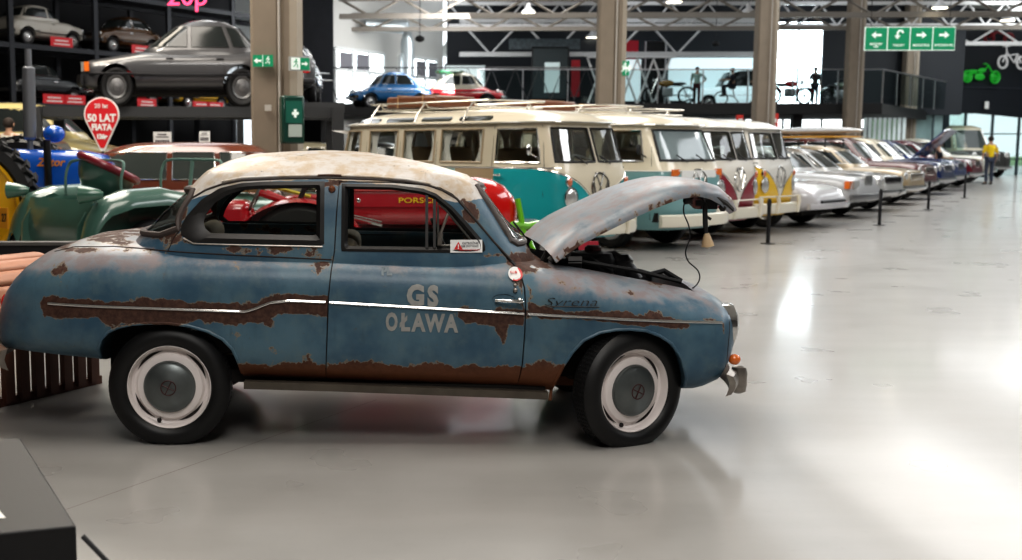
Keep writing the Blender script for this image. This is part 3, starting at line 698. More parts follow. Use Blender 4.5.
# ================================================================== shared vehicle pieces
def skin_of(mb): return BVHTree.FromPolygons([Vector(v) for v in mb.v], mb.f)
def hit_side(sk, x, z, off=.004, sy=-1, d=1):
    h = sk.ray_cast(Vector((x, sy * 4, z)), Vector((0, -sy, 0)))
    return Vector((x, (h[0].y if h[0] else sy * d) + sy * off, z))
def hit_front(sk, y, z, off=.004, sx=1, d=2):
    h = sk.ray_cast(Vector((sx * 8, y, z)), Vector((-sx, 0, 0)))
    return Vector(((h[0].x if h[0] else sx * d) + sx * off, y, z))
def ring_plan(xr, xf, w, z, n=5.0, N=64):
    xc, a = (xr + xf) / 2, (xf - xr) / 2; pts = []
    for k in range(N):
        t = 2 * PI * (k + .5) / N; c, s_ = math.cos(t), math.sin(t)
        pts.append((xc + a * sgn(c) * abs(c) ** (2 / n), w * sgn(s_) * abs(s_) ** (2 / n), z))
    return pts
def patch_side(sk, poly, off, sy=-1):
    """a window lying on the flank; poly = 4 corners (x,z): bottom rear, bottom front, top front, top rear"""
    a, b, c, d = poly
    return MB().grid(lambda u, v: hit_side(sk, lerp(lerp(a[0], b[0], u), lerp(d[0], c[0], u), v), lerp(lerp(a[1], b[1], u), lerp(d[1], c[1], u), v), off, sy), 8, 5)
def patch_front(sk, yb, yt, zb, zt, off, sx=1, y0b=None, y0t=None):
    a, b = (-yb if y0b is None else y0b), (-yt if y0t is None else y0t)
    return MB().grid(lambda u, v: hit_front(sk, lerp(lerp(a, yb, u), lerp(b, yt, u), v), lerp(zb, zt, v), off, sx), 14, 6)
def add_wheel(parent, x, y, r=.31, w=.17, rim=None, cap=None, steer=0, rimr=.62, zc=None):
    sy = -1 if y < 0 else 1
    T = Matrix.Translation((x, y, zc or r)) @ Matrix.Rotation(R(steer), 4, 'Z') @ (Matrix.Identity(4) if sy < 0 else Matrix.Rotation(PI, 4, 'Z'))
    t = MB(); lathe_y(t, [(r * rimr, w * .3), (r * .72, w * .46), (r * .88, w * .5), (r * .97, w * .38), (r, w * .26), (r, -w * .26), (r * .97, -w * .38), (r * .85, -w * .5), (r * .5, -w * .4)], 32, T)
    o = t.build('wheel', tyre_m, parent)
    q = MB(); lathe_y(q, [(r * rimr, w * .25), (r * rimr * .96, w * .42), (r * rimr * .86, w * .36), (r * rimr * .74, w * .16), (r * rimr * .55, w * .26), (r * .02, w * .28)], 24, T); q.build('rim', rim or steel, o)
    q = MB(); lathe_y(q, [(r * rimr * .46, w * .25), (r * rimr * .40, w * .38), (r * rimr * .2, w * .44), (r * .01, w * .45)], 20, T); q.build('hubcap', cap or chrome, o)
    return o
def lamp_at(parent, p, r, name='headlamp', lens=None, rimmat=None, depth=.05, d=(1, 0, 0)):
    q = Vector(d).to_track_quat('Z', 'Y').to_matrix().to_4x4(); T = Matrix.Translation(p) @ q
    o = MB().lathe([(r * .9, -depth), (r * 1.1, -.01), (r * 1.12, .012), (r * .98, .016)], 20, T, cap=False).build(name, rimmat or chrome, parent)
    MB().lathe([(r, .008), (r * .8, .024), (r * .4, .034), (r * .01, .038)], 20, T, cap=False).build('lens', lens or lamp_glass, o)
    return o

# ================================================================== split-screen and bay-window vans
def bus_paint(name, low, top, side=None, vee=True):
    m = bpy.data.materials.new(name); m.use_nodes = True; nt = m.node_tree; b = nt.nodes['Principled BSDF']
    tc = nt.nodes.new('ShaderNodeTexCoord'); sp = nt.nodes.new('ShaderNodeSeparateXYZ'); nt.links.new(tc.outputs['Object'], sp.inputs[0])
    X, Y, Z = sp.outputs   # heights below are the final ones
    ay = n_math(nt, 'ABSOLUTE', Y)
    if vee:
        q = n_math(nt, 'POWER', n_math(nt, 'MINIMUM', n_math(nt, 'DIVIDE', ay, .84), 1.0), .42)
        line = n_math(nt, 'MULTIPLY_ADD', q, .80, .42)
        isf = n_math(nt, 'GREATER_THAN', X, 1.55)
        line = n_math(nt, 'ADD', n_math(nt, 'MULTIPLY', isf, line), n_math(nt, 'MULTIPLY', n_math(nt, 'SUBTRACT', 1.0, isf), 1.22))
    else: line = n_math(nt, 'ADD', 1.145, 0.0)
    f = n_math(nt, 'LESS_THAN', Z, line)
    lowc = low
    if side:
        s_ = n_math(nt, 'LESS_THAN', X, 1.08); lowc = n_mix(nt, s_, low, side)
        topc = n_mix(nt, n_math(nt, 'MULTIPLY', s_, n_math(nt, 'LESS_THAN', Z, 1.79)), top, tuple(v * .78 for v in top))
    else: topc = top
    nt.links.new(n_mix(nt, f, topc, lowc), b.inputs['Base Color']); pset(b, **{'Roughness': .28, 'Coat Weight': .6, 'Coat Roughness': .05})
    return m
BW = [(.30, .78), (.42, .84), (.60, .858), (.95, .86), (1.06, .852), (1.10, .842), (1.60, .785), (1.645, .785), (1.66, .815), (1.68, .815), (1.70, .78), (1.80, .725), (1.87, .62), (1.915, .46), (1.935, .28), (1.94, .08)]
BF = [(.30, 2.02), (.42, 2.09), (.60, 2.13), (.95, 2.13), (1.06, 2.10), (1.10, 2.085), (1.60, 1.905), (1.645, 1.905), (1.66, 1.96), (1.68, 1.955), (1.70, 1.91), (1.80, 1.78), (1.87, 1.58), (1.915, 1.30), (1.935, 1.0), (1.94, .7)]
BR = [(.30, -2.04), (.60, -2.13), (1.06, -2.12), (1.6, -1.98), (1.645, -1.98), (1.66, -2.02), (1.68, -2.02), (1.70, -1.98), (1.80, -1.86), (1.87, -1.7), (1.915, -1.45), (1.935, -1.1), (1.94, -.8)]
def bus_shell(bay=False):
    zs = sorted(set([a for a, _ in BW] + [.36, .5, .7, .8, .88, 1.02, 1.2, 1.3, 1.4, 1.5, 1.62, 1.75, 1.84, 1.9]))
    def rg(z, ins=0.0, zz=None):
        bf = interp(BF, z) - ins
        if bay and z > 1.0: bf -= .10 * min(1, (z - 1.0) / .6)
        return ring_plan(interp(BR, z) + ins, bf, max(.02, interp(BW, z) - ins), z if zz is None else zz, 6.5 if z < 1.75 else 4.0, 88)
    sk = MB().rings([rg(z) for z in zs]); o = sk.build('shell', white_m)
    inn = MB().rings([rg(z, .035, z - (0 if z < 1.65 else .02)) for z in [.48, .6, .95, 1.1, 1.3, 1.6, 1.64, 1.72, 1.80, 1.87, 1.90]]).mesh(); boolean(o, inn)
    for xw in (-1.28, 1.18):
        c = [(xw + .37 * math.cos(R(a)), .33 + .37 * math.sin(R(a))) for a in range(0, 181, 12)] + [(xw - .37, 0), (xw + .37, 0)]
        boolean(o, MB().prism(c, -1, -.55).mesh()); boolean(o, MB().prism(c, .55, 1).mesh())
    wins = BUS_WINS_BAY if bay else BUS_WINS
    for a, b in wins:
        boolean(o, MB().prism([(a, 1.13), (b, 1.13), (b - (.10 if b > 1.6 else 0), 1.53), (a, 1.53)], -1, 1).mesh())
    if bay: boolean(o, MB().prism([(-.70, 1.14), (.70, 1.14), (.64, 1.55), (-.64, 1.55)], 1.3, 3, 'x').mesh())
    else:
        for s_ in (-1, 1): boolean(o, MB().prism([(s_ * .035, 1.14), (s_ * .70, 1.14), (s_ * .65, 1.54), (s_ * .035, 1.54)], 1.3, 3, 'x').mesh())
    boolean(o, MB().prism([(-.45, 1.15), (.45, 1.15), (.42, 1.48), (-.42, 1.48)], -3, -1.8, 'x').mesh())
    smooth_on(o, 30); me = o.data; bpy.data.objects.remove(o); return me, skin_of(sk)
BUS_WINS = [(-1.93, -1.50), (-1.30, -.72), (-.60, .0), (.12, .86), (1.10, 1.78)]
BUS_WINS_BAY = [(-1.85, -1.05), (-.92, -.05), (.08, .92), (1.06, 1.72)]
SPLIT = bus_shell(False); BAY = bus_shell(True)
cream = (.66, .60, .47)
curtain_m = M('curtain_cloth', (.85, .83, .80), .8)
wicker = M('varnished_wood', (.16, .055, .022), .4, coat=.5, var=.3, scale=12)
rack_m = M('rack_tube', (.62, .6, .55), .25, .8)
BZM = [(0, 0), (.6, .66), (1.08, 1.22), (1.13, 1.29), (1.53, 1.73), (1.665, 1.81), (1.94, 2.0), (2.4, 2.46)]
def bus_z(z): return interp(BZM, z)
def bus_unz(z): return interp([(b, a) for a, b in BZM], z)
def bus(label, F, rz, low, top=cream, side=None, bay=False, rims=None, skyl=False, rack=1, load=True, curtains=True, matname='bus'):
    a = R(rz); cx, cy = F[0] - 2.14 * math.cos(a), F[1] - 2.14 * math.sin(a)
    T = thing('camper_van', label, 'van', (cx, cy, 0), rz, 'classic vans parked in a row')
    me, sk = BAY if bay else SPLIT
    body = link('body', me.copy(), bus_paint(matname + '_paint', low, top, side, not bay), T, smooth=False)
    wins = BUS_WINS_BAY if bay else BUS_WINS
    for sy in (-1, 1):
        for i, (x0, x1) in enumerate(wins):
            x2 = x1 - (.10 if x1 > 1.6 else 0)
            fr = MB().tube([hit_side(sk, *p, .002, sy) for p in resample([(x0, 1.13), (x1, 1.13), (x2, 1.53), (x0, 1.53)], .1, True)], .014, 6, True).build('window_frame', chrome if i == len(wins) - 1 or not side else M('tan_frame', (.38, .30, .20), .4), T)
            patch_side(sk, [(x0, 1.13), (x1, 1.13), (x2, 1.53), (x0, 1.53)], -.02, sy).build('pane', glass, fr)
            if curtains and i < len(wins) - 1:
                for xx in (x0 + .05, x1 - .05):
                    MB().grid(lambda u, v: hit_side(sk, xx + (u - .5) * (.24 - .14 * math.sin(PI * v)) + .0, lerp(1.12, 1.55, v), -.06 + .012 * math.sin(u * 25), sy), 12, 6).build('curtain', curtain_m, T)
    if bay:
        fr = MB().tube([hit_front(sk, y, z, .0) for y, z in resample([(-.70, 1.14), (.70, 1.14), (.64, 1.55), (-.64, 1.55)], .08, True)], .02, 6, True).build('windscreen_rubber', black, T)
        patch_front(sk, .69, .64, 1.14, 1.55, -.015).build('windscreen', M('bay_windscreen', (.20, .25, .26), .05, coat=1), fr)
    else:
        for s_ in (-1, 1):
            P_ = [(s_ * .035, 1.14), (s_ * .70, 1.14), (s_ * .65, 1.54), (s_ * .035, 1.54)]
            fr = MB().tube([hit_front(sk, y, z, .0) for y, z in resample(P_, .08, True)], .016, 6, True).build('windscreen_rubber', black, T)
            MB().grid(lambda u, v: hit_front(sk, s_ * lerp(.03, lerp(.70, .65, v), u), lerp(1.14, 1.54, v), -.015), 10, 5).build('windscreen', glass_mat('van_screen', (.62, .68, .66), .25), fr)
    for y_ in (-.25, .25): MB().tube([hit_front(sk, y_, 1.12, .03), hit_front(sk, y_ - .2, 1.21, .03)], .008, 6).build('windscreen_wiper', black, T)
    # drip rail
    MB().tube(ring_plan(-2.03, 1.975 - (.1 if bay else 0), .825, 1.665, 6.5, 64), .012, 6, True).build('drip_rail', chrome if side else white_m, T)
    if not bay:   # chrome V moulding
        def vz(y): return bus_unz(.42 + .80 * min(1, (abs(y) / .84)) ** .42)
        ys = [-.80 + 1.6 * i / 40 for i in range(41)]
        MB().tube([hit_front(sk, y, vz(y), .004) for y in ys], .010, 6).build('front_moulding', chrome, T)
        for s_ in (-1, 1): MB().tube([hit_side(sk, x, 1.08, .004, s_) for x in (-2.0, -1.0, 0, 1.0, 1.6, 1.9, 2.02)], .010, 6).build('side_moulding', chrome, T)
    else:
        MB().tube(ring_plan(-2.13, 2.12, .862, 1.02, 6.5, 64), .006, 6, True).build('side_moulding', white_m, T)
        MB().cbox(hit_front(sk, 0, .98, .0), (.02, .9, .09)).build('vent_grille', white_m, T)
    # door seams and handle
    sm_ = MB()
    for xx in (1.04, 1.84): sm_.tube([hit_side(sk, xx - (0 if xx < 1.2 else max(0, z - 1.1) * .2), z, -.002) for z in (.45, .8, 1.08, 1.3, 1.6)], .005, 5)
    for xx in (.04, -.66, -1.36): sm_.tube([hit_side(sk, xx, z, -.002) for z in (.45, .8, 1.08, 1.3, 1.6)], .004, 5)
    sm_.build('door_seams', M('seam_shadow', (.05, .05, .045), .8), T)
    MB().tube([hit_side(sk, 1.10, 1.0, .0), hit_side(sk, 1.12, 1.0, .04), hit_side(sk, 1.24, 1.0, .04)], .012, 6).build('door_handle', chrome, T)
    # lamps
    for s_ in (-1, 1):
        if bay:
            lamp_at(T, hit_front(sk, s_ * .60, .80, .0), .09)
            o = MB().cbox(hit_front(sk, s_ * .56, 1.0, .005), (.03, .17, .08)).build('turn_signal', orange_lens, T)
        else:
            lamp_at(T, hit_front(sk, s_ * .57, .76, .0), .105, d=(1, s_ * .15, .05)); lamp_at(T, hit_front(sk, s_ * .60, .93, .0), .052, 'turn_signal', M('salmon_lens', (.55, .16, .07), .25, coat=1))
    # emblem: ring, V over W
    if not bay or True:
        zc = .87 if not bay else .88; em = MB()
        P3 = lambda y, z: hit_front(sk, y, z, .012)
        em.tube([P3(.175 * math.cos(R(t)), zc + .155 * math.sin(R(t))) for t in range(0, 360, 12)], .012, 6, True)
        for A in ([(-.085, .16), (0, .01), (.085, .16)], [(-.16, .08), (-.072, -.15), (0, .0), (.072, -.15), (.16, .08)]): em.tube([P3(y, zc + z) for y, z in A], .012, 6)
        em.build('emblem', M('emblem_dark_chrome', (.25, .25, .24), .2, .9) if side else chrome, T)
    # bumper
    bp_m = M('cream_bumper', (.70, .66, .55), .3, coat=.5); b_ = MB()
    arc = [(2.25 - .16 * (abs(y) / .86) ** 3.5, y) for y in [-.88 + 1.76 * i / 24 for i in range(25)]]
    pr = [(-.02, -.07), (.02, -.06), (.035, 0), (.02, .06), (-.02, .07)]
    b_.rings([[(x + p, y, .42 + q) for p, q in pr] for x, y in arc])
    if not bay:
        for y in (-.42, .42): b_.tube([(2.27, y, .36), (2.30, y, .50), (2.28, y, .60)], .035, 8)
        b_.tube([(2.25 - .16 * (abs(y) / .86) ** 3.5, y, .58) for y in [-.80 + 1.6 * i / 20 for i in range(21)]], .018, 8)
        for y in (-.80, .80): b_.tube([(2.14, y, .58), (2.13, y, .44)], .018, 8)
    b_.build('bumper', bp_m, T)
    for x in (-1.28, 1.18):
        for y in (-.70, .70): add_wheel(T, x, y, .33, .18, rims or M('cream_rim', (.55, .5, .4), .35))
    it = MB(); it.box((-2.0, -.76, .42), (1.95, .76, .50)); it.build('floor_pan', blk_in, T)
    tan = M('tan_interior', (.30, .22, .14), .7, var=.2)
    for nme, A, B in (('front_seat', (.75, -.65, .5), (1.2, .65, .95)), ('front_backrest', (.62, -.65, .85), (.75, .65, 1.30)), ('bench_seat', (-.6, -.65, .5), (-.1, .65, .92)), ('bench_backrest', (-.72, -.65, .85), (-.6, .65, 1.32)), ('dashboard', (1.80, -.72, .95), (1.98, .72, 1.10))):
        bev(MB().box(A, B).build(nme, tan, T), .04)
    Ts = Matrix.Translation((1.62, .38, 1.12)) @ Matrix.Rotation(R(28), 4, 'Y')
    MB().tube([Ts @ Vector((.2 * math.cos(R(t)), .2 * math.sin(R(t)), 0)) for t in range(0, 360, 24)], .012, 6, True).build('steering_wheel', white_m, T)
    mr = MB().ball(hit_side(sk, 1.72, 1.28, .16), .07, 8, (.3, .8, 1)); mr.tube([hit_side(sk, 1.75, 1.18, 0), hit_side(sk, 1.73, 1.24, .15)], .008, 6); mr.build('wing_mirror', chrome if not bay else black, T)
    if skyl:
        for s_ in (-1, 1):
            for x0 in (-1.42, -.72, -.02, .68):
                MB().grid(lambda u, v: hit_side(sk, x0 + (u - .5) * (.58 - .05 * abs(v - .5) * 2), lerp(1.715, 1.805, v), .006, s_), 10, 4).build('skylight', M('skylight_tint', (.03, .035, .03), .08, coat=1), T)
    if rack:
        rk = MB(); L0, L1 = (-1.5, .75)
        P_ = [(L0, -.58, 2.06), (L1, -.58, 2.06), (L1 + .12, -.45, 2.06), (L1 + .12, .45, 2.06), (L1, .58, 2.06), (L0, .58, 2.06), (L0 - .1, .45, 2.06), (L0 - .1, -.45, 2.06)]
        rk.tube(P_, .014, 6, True); rk.tube([(x, y * .9, z - .09) for x, y, z in P_], .010, 6, True)
        for x in (-1.3, -.4, .5):
            rk.tube([(x, -.80, 1.69), (x, -.75, 1.86), (x, -.58, 2.06), (x, -.52, 1.99), (x, .52, 1.99), (x, .58, 2.06), (x, .75, 1.86), (x, .80, 1.69)], .014, 6)
        for y in (-.3, -.1, .1, .3): rk.tube([(L0, y, 1.985), (L1, y, 1.985)], .008, 5)
        rk.build('roof_rack', rack_m, T)
        if load:
            ld = MB(); ld.box((-1.35, -.42, 2.0), (-.35, .42, 2.17)); bx_ = ld.build('luggage_trunk', wicker, T); bev(bx_, .03)
            st_ = MB()
            for x in (-1.1, -.6): st_.tube([(x, -.43, 2.0), (x, -.43, 2.18), (x, .43, 2.18), (x, .43, 2.0)], .012, 5)
            st_.build('luggage_strap', M('leather_tan', (.4, .25, .12), .5), bx_)
    T.scale = (1.04, 1, 1)
    for o in T.children_recursive:
        if o.name.startswith(('wheel', 'rim', 'hubcap')) or o.type != 'MESH': continue
        for v in o.data.vertices:
            v.co.z = bus_z(v.co.z) if v.co.z > .6 else v.co.z * 1.1 if o.name.startswith('zz') else (v.co.z if v.co.z < .45 else lerp(v.co.z, .66, (v.co.z - .45) / .15))
        o.data.update()
    return T
TURQ = (.015, .33, .36)
BZ = -44
b1 = bus('cream and turquoise split-screen van with tan side, roof windows and luggage rack', (1.00, 15.15), BZ, TURQ, side=(.36, .27, .17), skyl=True, matname='turquoise')
b2 = bus('cream and pale blue bay-window van with a single wide windscreen', (2.58, 16.95), BZ, (.19, .36, .37), bay=True, side=(.36, .27, .17), matname='pale_blue', rims=M('grey_rim', (.4, .4, .4), .4))
b3 = bus('cream and dark red split-screen van with double white bumper', (3.52, 18.75), BZ + 2, (.24, .012, .03), top=(.74, .70, .62), matname='dark_red')
b4 = bus('white and yellow split-screen van with round lamps', (4.55, 20.35), BZ + 4, (.80, .50, .02), top=(.74, .72, .66), rack=0, matname='yellow')

# ================================================================== ordinary cars (no booleans: arches come from the sections)
def make_car(name, label, cat, loc, rz, S, group=None, detail=True):
    """S: L,W,top (x,z) lower body line, sill, wheels (xr,xf,r), cabin rear/front lists by z, cabin width, colour..."""
    T = thing(name, label, cat, loc, rz, group)
    L, W = S['L'], S['W'] / 2; top = S['top']; sill = S.get('sill', .22); xr, xf, wr = S['wheels']; ar = wr + .055
    x0, x1 = top[0][0], top[-1][0]
    def zb(x):
        z = sill + (.12 * max(0, (x - (x1 - .5)) / .5) ** 2 + .12 * max(0, ((x0 + .5) - x) / .5) ** 2)
        for c in (xr, xf):
            if abs(x - c) < ar: z = max(z, wr + math.sqrt(ar * ar - (x - c) ** 2))
        return z
    def wd(x):
        w = W; e = S.get('round', .35)
        w *= 1 - .30 * max(0, (x - (x1 - e)) / e) ** S.get('fr', 3); w *= 1 - .30 * max(0, ((x0 + e) - x) / e) ** 3; return w
    st = xs(x0 + .02, x1 - .02, .07) + [c + s_ * ar * q for c in (xr, xf) for s_ in (-1, 1) for q in (.5, .8, .93, .985, 1.0)] + [x0, x1, x0 + .008, x1 - .008]
    st = sorted(set(round(x, 4) for x in st))
    N = 40; n = S.get('n', 4.2); RG = []
    for x in st:
        zt, zl = interp(top, x), sill; b = zb(x); zc = sill + (zt - sill) * .5; w = wd(x); r_ = []
        for k in range(N):
            t = 2 * PI * (k + .5) / N; c, s_ = math.cos(t), math.sin(t)
            z = zc + (zt - zc) * sgn(s_) * abs(s_) ** (2 / n); r_.append((x, w * sgn(c) * abs(c) ** (2 / n), max(z, min(b, zt - .03))))
        RG.append(r_)
    lw = MB().rings(RG); sk0 = skin_of(lw)
    col = S['mat']; lw.build('body', col, T)
    cr, cf, cw = S['cr'], S['cf'], S['cw']; z0, z1 = cr[0][0], cr[-1][0]
    zs = sorted(set([z0, z1] + [a for a, _ in cr + cf + cw] + xs(z0, z1, .06)))
    gh = MB().rings([ring_plan(interp(cr, z), interp(cf, z), interp(cw, z), z, S.get('cn', 5) if z < z1 - .1 else 3.2, 56) for z in zs]); sk = skin_of(gh)
    gh.build('roof', S.get('roofmat', col), T)
    gm = S.get('glass', glass_dark)
    g0, g1 = S['gz']; hw0, hw1 = interp(cw, g0), interp(cw, g1)
    patch_front(sk, hw0 * .86, hw1 * .82, g0, g1, .006).build('windscreen', M('screen_reflect', (.05, .06, .058), .06), T)
    patch_front(sk, hw0 * .80, hw1 * .76, g0 + .02, g1 - .01, .006, -1).build('rear_window', gm, T)
    for sy in (-1, 1):
        for poly in S['wins']:
            o = patch_side(sk, poly, .006, sy).build('side_window', gm, T)
            if detail: MB().tube([hit_side(sk, *p, .008, sy) for p in resample(poly, .12, True)], S.get('wf', .007), 5, True).build('window_trim', S.get('wtrim', chrome), o)
    for x in (xr, xf):
        for y in (-1, 1): add_wheel(T, x, y * (W - .11), wr, .17, S.get('rim'), S.get('cap'))
    fm = S.get('bump', chrome)
    for x, s_ in ((x1, 1), (x0, -1)):
        zz = S.get('bz', .42); hh = S.get('bh', .06); arc = [(x + s_ * (.07 - .14 * (abs(y) / W) ** 3), y) for y in [-W * .97 + 2 * W * .97 * i / 16 for i in range(17)]]
        MB().rings([[(a + s_ * p, y, zz + q) for p, q in ((-.03, -hh), (.02, -hh * .9), (.035, 0), (.02, hh * .9), (-.03, hh))] for a, y in arc]).build('bumper', fm, T)
    k = S.get('face', 'plain'); hz = S.get('hz', .62); yo = W * .72
    if k != 'pop':
        for sy in (-1, 1):
            if k == 'square':
                p = hit_front(sk0, sy * yo, hz, .0); MB().cbox(p, (.05, .26, .15)).build('headlamp', lamp_glass, T)
                p = hit_front(sk0, sy * (W * .90), hz, -.02); MB().cbox(p, (.09, .16, .15)).build('turn_signal', orange_lens, T)
            else:
                lamp_at(T, hit_front(sk0, sy * yo, hz, .005), S.get('lr', .09))
    gw, gh_, gzc = S.get('grille', (.5, .16, .60))
    g = MB(); nn = 9
    for i in range(nn):
        y = -gw / 2 + gw * i / (nn - 1); p = hit_front(sk0, y, gzc, .02); g.box((p.x - .05, y - .012, gzc - gh_ / 2), (p.x + .012, y + .012, gzc + gh_ / 2))
    p = hit_front(sk0, 0, gzc, .03)
    fr_ = MB().tube([(p.x - .02, y, z) for y, z in ((-gw / 2 - .02, gzc - gh_ / 2), (gw / 2 + .02, gzc - gh_ / 2), (gw / 2 + .02, gzc + gh_ / 2), (-gw / 2 - .02, gzc + gh_ / 2))], .018, 6, True).build('grille', S.get('gmat', chrome), T)
    g.build('grille_slats', S.get('gmat', chrome), fr_)
    for sy in (-1, 1):
        if S.get('strip'): MB().tube([hit_side(sk0, x, S['strip'], .004, sy) for x in xs(x0 + .25, x1 - .2, .25)], S.get('sr', .010), 5).build('side_moulding', S.get('smat', chrome), T)
        if detail:
            for xx in S.get('handles', ()): MB().tube([hit_side(sk0, xx, S['hzz'], .02, sy), hit_side(sk0, xx + .14, S['hzz'], .02, sy)], .012, 6).build('door_handle', S.get('hmat', chrome), T)
            for xx in S.get('seams', ()): MB().tube([hit_side(sk0, xx, z, -.001, sy) for z in xs(sill + .08, interp(top, xx) - .06, .12)], .004, 4).build('door_seam', MATS['seam_shadow'], T)
        lp = hit_front(sk0, sy * W * .7, S.get('tz', .65), .0, -1); MB().cbox(lp, (.04, .22, .12)).build('tail_lamp', red_lens, T)
    MB().box((x0 + .25, -W + .24, sill - .04), (x1 - .25, W - .24, sill + .14)).build('underside', blk_in, T)
    return T
def paint(name, c, rough=.25, metal=0.0): return M(name, c, rough, metal, coat=.8)
def saloon(mat, L=4.5, W=1.72, H=1.42, belt=.92, hood=.86, deck=.90, r=.31, est=False, **k):
    h = L / 2; x0, x1 = -h, h
    S = dict(L=L, W=W, mat=mat, wheels=(-h + .95 * L / 4.5, h - .82 * L / 4.5, r), sill=.24,
        top=[(x0, .50), (x0 + .03, deck - .12), (x0 + .12, deck - .03), (x0 + .35, deck), (-.9, belt + .01), (.55, belt), (.85, belt - .01), (x1 - .5, hood - .01), (x1 - .15, hood - .06), (x1 - .04, hood - .12), (x1, .48)],
        cr=[(belt - .10, x0 + (.12 if est else .72)), (belt, x0 + (.14 if est else .80)), (H - .14, x0 + (.28 if est else 1.18)), (H - .05, x0 + (.42 if est else 1.38)), (H - .01, x0 + (.7 if est else 1.6)), (H, x0 + (1.1 if est else 1.9))],
        cf=[(belt - .10, h - 1.22), (belt, h - 1.30), (H - .14, h - 1.80), (H - .05, h - 2.0), (H - .01, h - 2.2), (H, h - 2.5)],
        cw=[(belt - .10, W / 2 - .06), (belt, W / 2 - .08), (H - .14, W / 2 - .19), (H - .05, W / 2 - .27), (H - .01, W / 2 - .42), (H, W / 2 - .65)],
        gz=(belt + .05, H - .13), strip=.62, hzz=belt - .14, handles=(-.75, .20), seams=(-.40, .50), gz_=0)
    b, t = belt + .05, H - .13
    r0 = x0 + (.30 if est else 1.02); f0 = h - 1.46; ft = h - 1.86; rt = x0 + (.36 if est else 1.26)
    m = (r0 + f0) / 2 - .02
    S['wins'] = [[(m + .04, b), (f0, b), (ft, t), (m + .04, t)], [(r0 + (.62 if est else .0), b), (m - .04, b), (m - .04, t), ((r0 + .66) if est else rt, t)]] + ([[(r0, b), (r0 + .54, b), (r0 + .58, t), (rt, t)]] if est else [])
    S.update(k); return S
RZ = -39
def row_car(label, F, S, rz=RZ, name='classic_car', k=1.08):
    a = R(rz); h = S['top'][-1][0]
    h = h * k + .25; o = make_car(name, label, 'car', (F[0] - h * math.cos(a), F[1] - h * math.sin(a), 0), rz, S, 'classic cars parked beyond the vans'); o.scale = (k, k, k); return o
G = 'classic cars parked beyond the vans'
sp = saloon(paint('pearl_white', (.50, .49, .50)), 4.5, 1.80, 1.34, .86, .78, .86, strip=None, fr=2, face='pop', grille=(1.0, .035, .42), gmat=blackpaint, bump=paint('pearl_white', (.50, .49, .50)), bz=.36, bh=.05)
sp['top'][-4:] = [(1.75, .76), (2.0, .70), (2.18, .60), (2.25, .46)]
row_car('low white sports coupe with wedge nose parked beside the yellow van', (6.15, 21.7), sp, k=1.13)
row_car('white saloon with tall chrome radiator grille and orange corner lamps', (7.75, 24.6), saloon(paint('silver_white', (.47, .475, .48)), 4.7, 1.79, 1.43, .93, .87, .93, face='square', hz=.66, grille=(.36, .26, .70), bump=steel, strip=.50))
c3 = row_car('silver saloon with black grille slots and chrome bumper', (9.15, 27.2), saloon(paint('silver_paint', (.50, .50, .48), .25, .3), 4.5, 1.70, 1.40, .90, .84, .9, grille=(.9, .16, .66), gmat=blackpaint, hz=.66, lr=.08))
row_car('gold-beige saloon with wraparound chrome bumper', (10.75, 30.3), saloon(paint('gold_beige', (.36, .28, .17), .3, .2), 4.6, 1.75, 1.45, .94, .90, .93, grille=(.8, .16, .68), hz=.70))
mrn = saloon(paint('deep_maroon', (.085, .012, .010)), 4.7, 1.78, 1.60, 1.0, .96, 1.0, est=True, grille=(.6, .2, .72), hz=.74, r=.34)
row_car('maroon estate car with a black roof rack', (12.2, 33.4), mrn, k=1.14)
nv = saloon(paint('navy_blue', (.010, .022, .085)), 4.5, 1.76, 1.58, 1.0, .95, .98, grille=(.6, .2, .72), hz=.74, roofmat=paint('ivory_roof', (.55, .50, .38)), r=.34)
row_car('navy saloon with ivory roof parked beside the maroon estate', (14.1, 37.0), nv, k=1.16)
nv2 = saloon(paint('royal_blue', (.012, .035, .15)), 4.4, 1.70, 1.50, .98, .93, .95, grille=(.5, .22, .70), hz=.74, r=.33)
bh = row_car('royal blue saloon with its bonnet propped wide open', (15.9, 40.6), nv2, k=1.2)
hl_ = MB().grid(lambda u, v: Vector((1.0 + 1.05 * math.cos(R(38)) * u, (v - .5) * 1.25, .98 + 1.25 * math.sin(R(38)) * u + .05 * math.sin(PI * v))), 10, 8).build('open_bonnet', nv2['mat'], bh); hm = hl_.modifiers.new('s', 'SOLIDIFY'); hm.thickness = .03; bake(hl_); smooth_on(hl_)
row_car('dark red saloon with chrome bumper, beside the open-bonnet car', (18.1, 44.6), saloon(paint('wine_red', (.13, .010, .02)), 4.4, 1.7, 1.48, .96, .92, .94, grille=(.5, .2, .7), hz=.72, r=.33), k=1.22)
row_car('cream rounded saloon at the far end of the parked row', (21.0, 50.0), saloon(paint('pale_cream', (.52, .50, .42)), 4.3, 1.7, 1.5, .96, .93, .92, grille=(.4, .14, .6), hz=.72, r=.33, round=.7), rz=-28, k=1.28)
tk = saloon(paint('dark_olive', (.03, .03, .028)), 5.0, 2.0, 2.25, 1.2, 1.15, 1.1, grille=(.7, .35, .85), hz=.95, r=.42, roofmat=paint('khaki_cream', (.42, .38, .28)), lr=.12)
row_car('tall black veteran truck with khaki canopy behind the man in yellow', (24.4, 58.5), tk, -78, 'veteran_truck', 1.2)

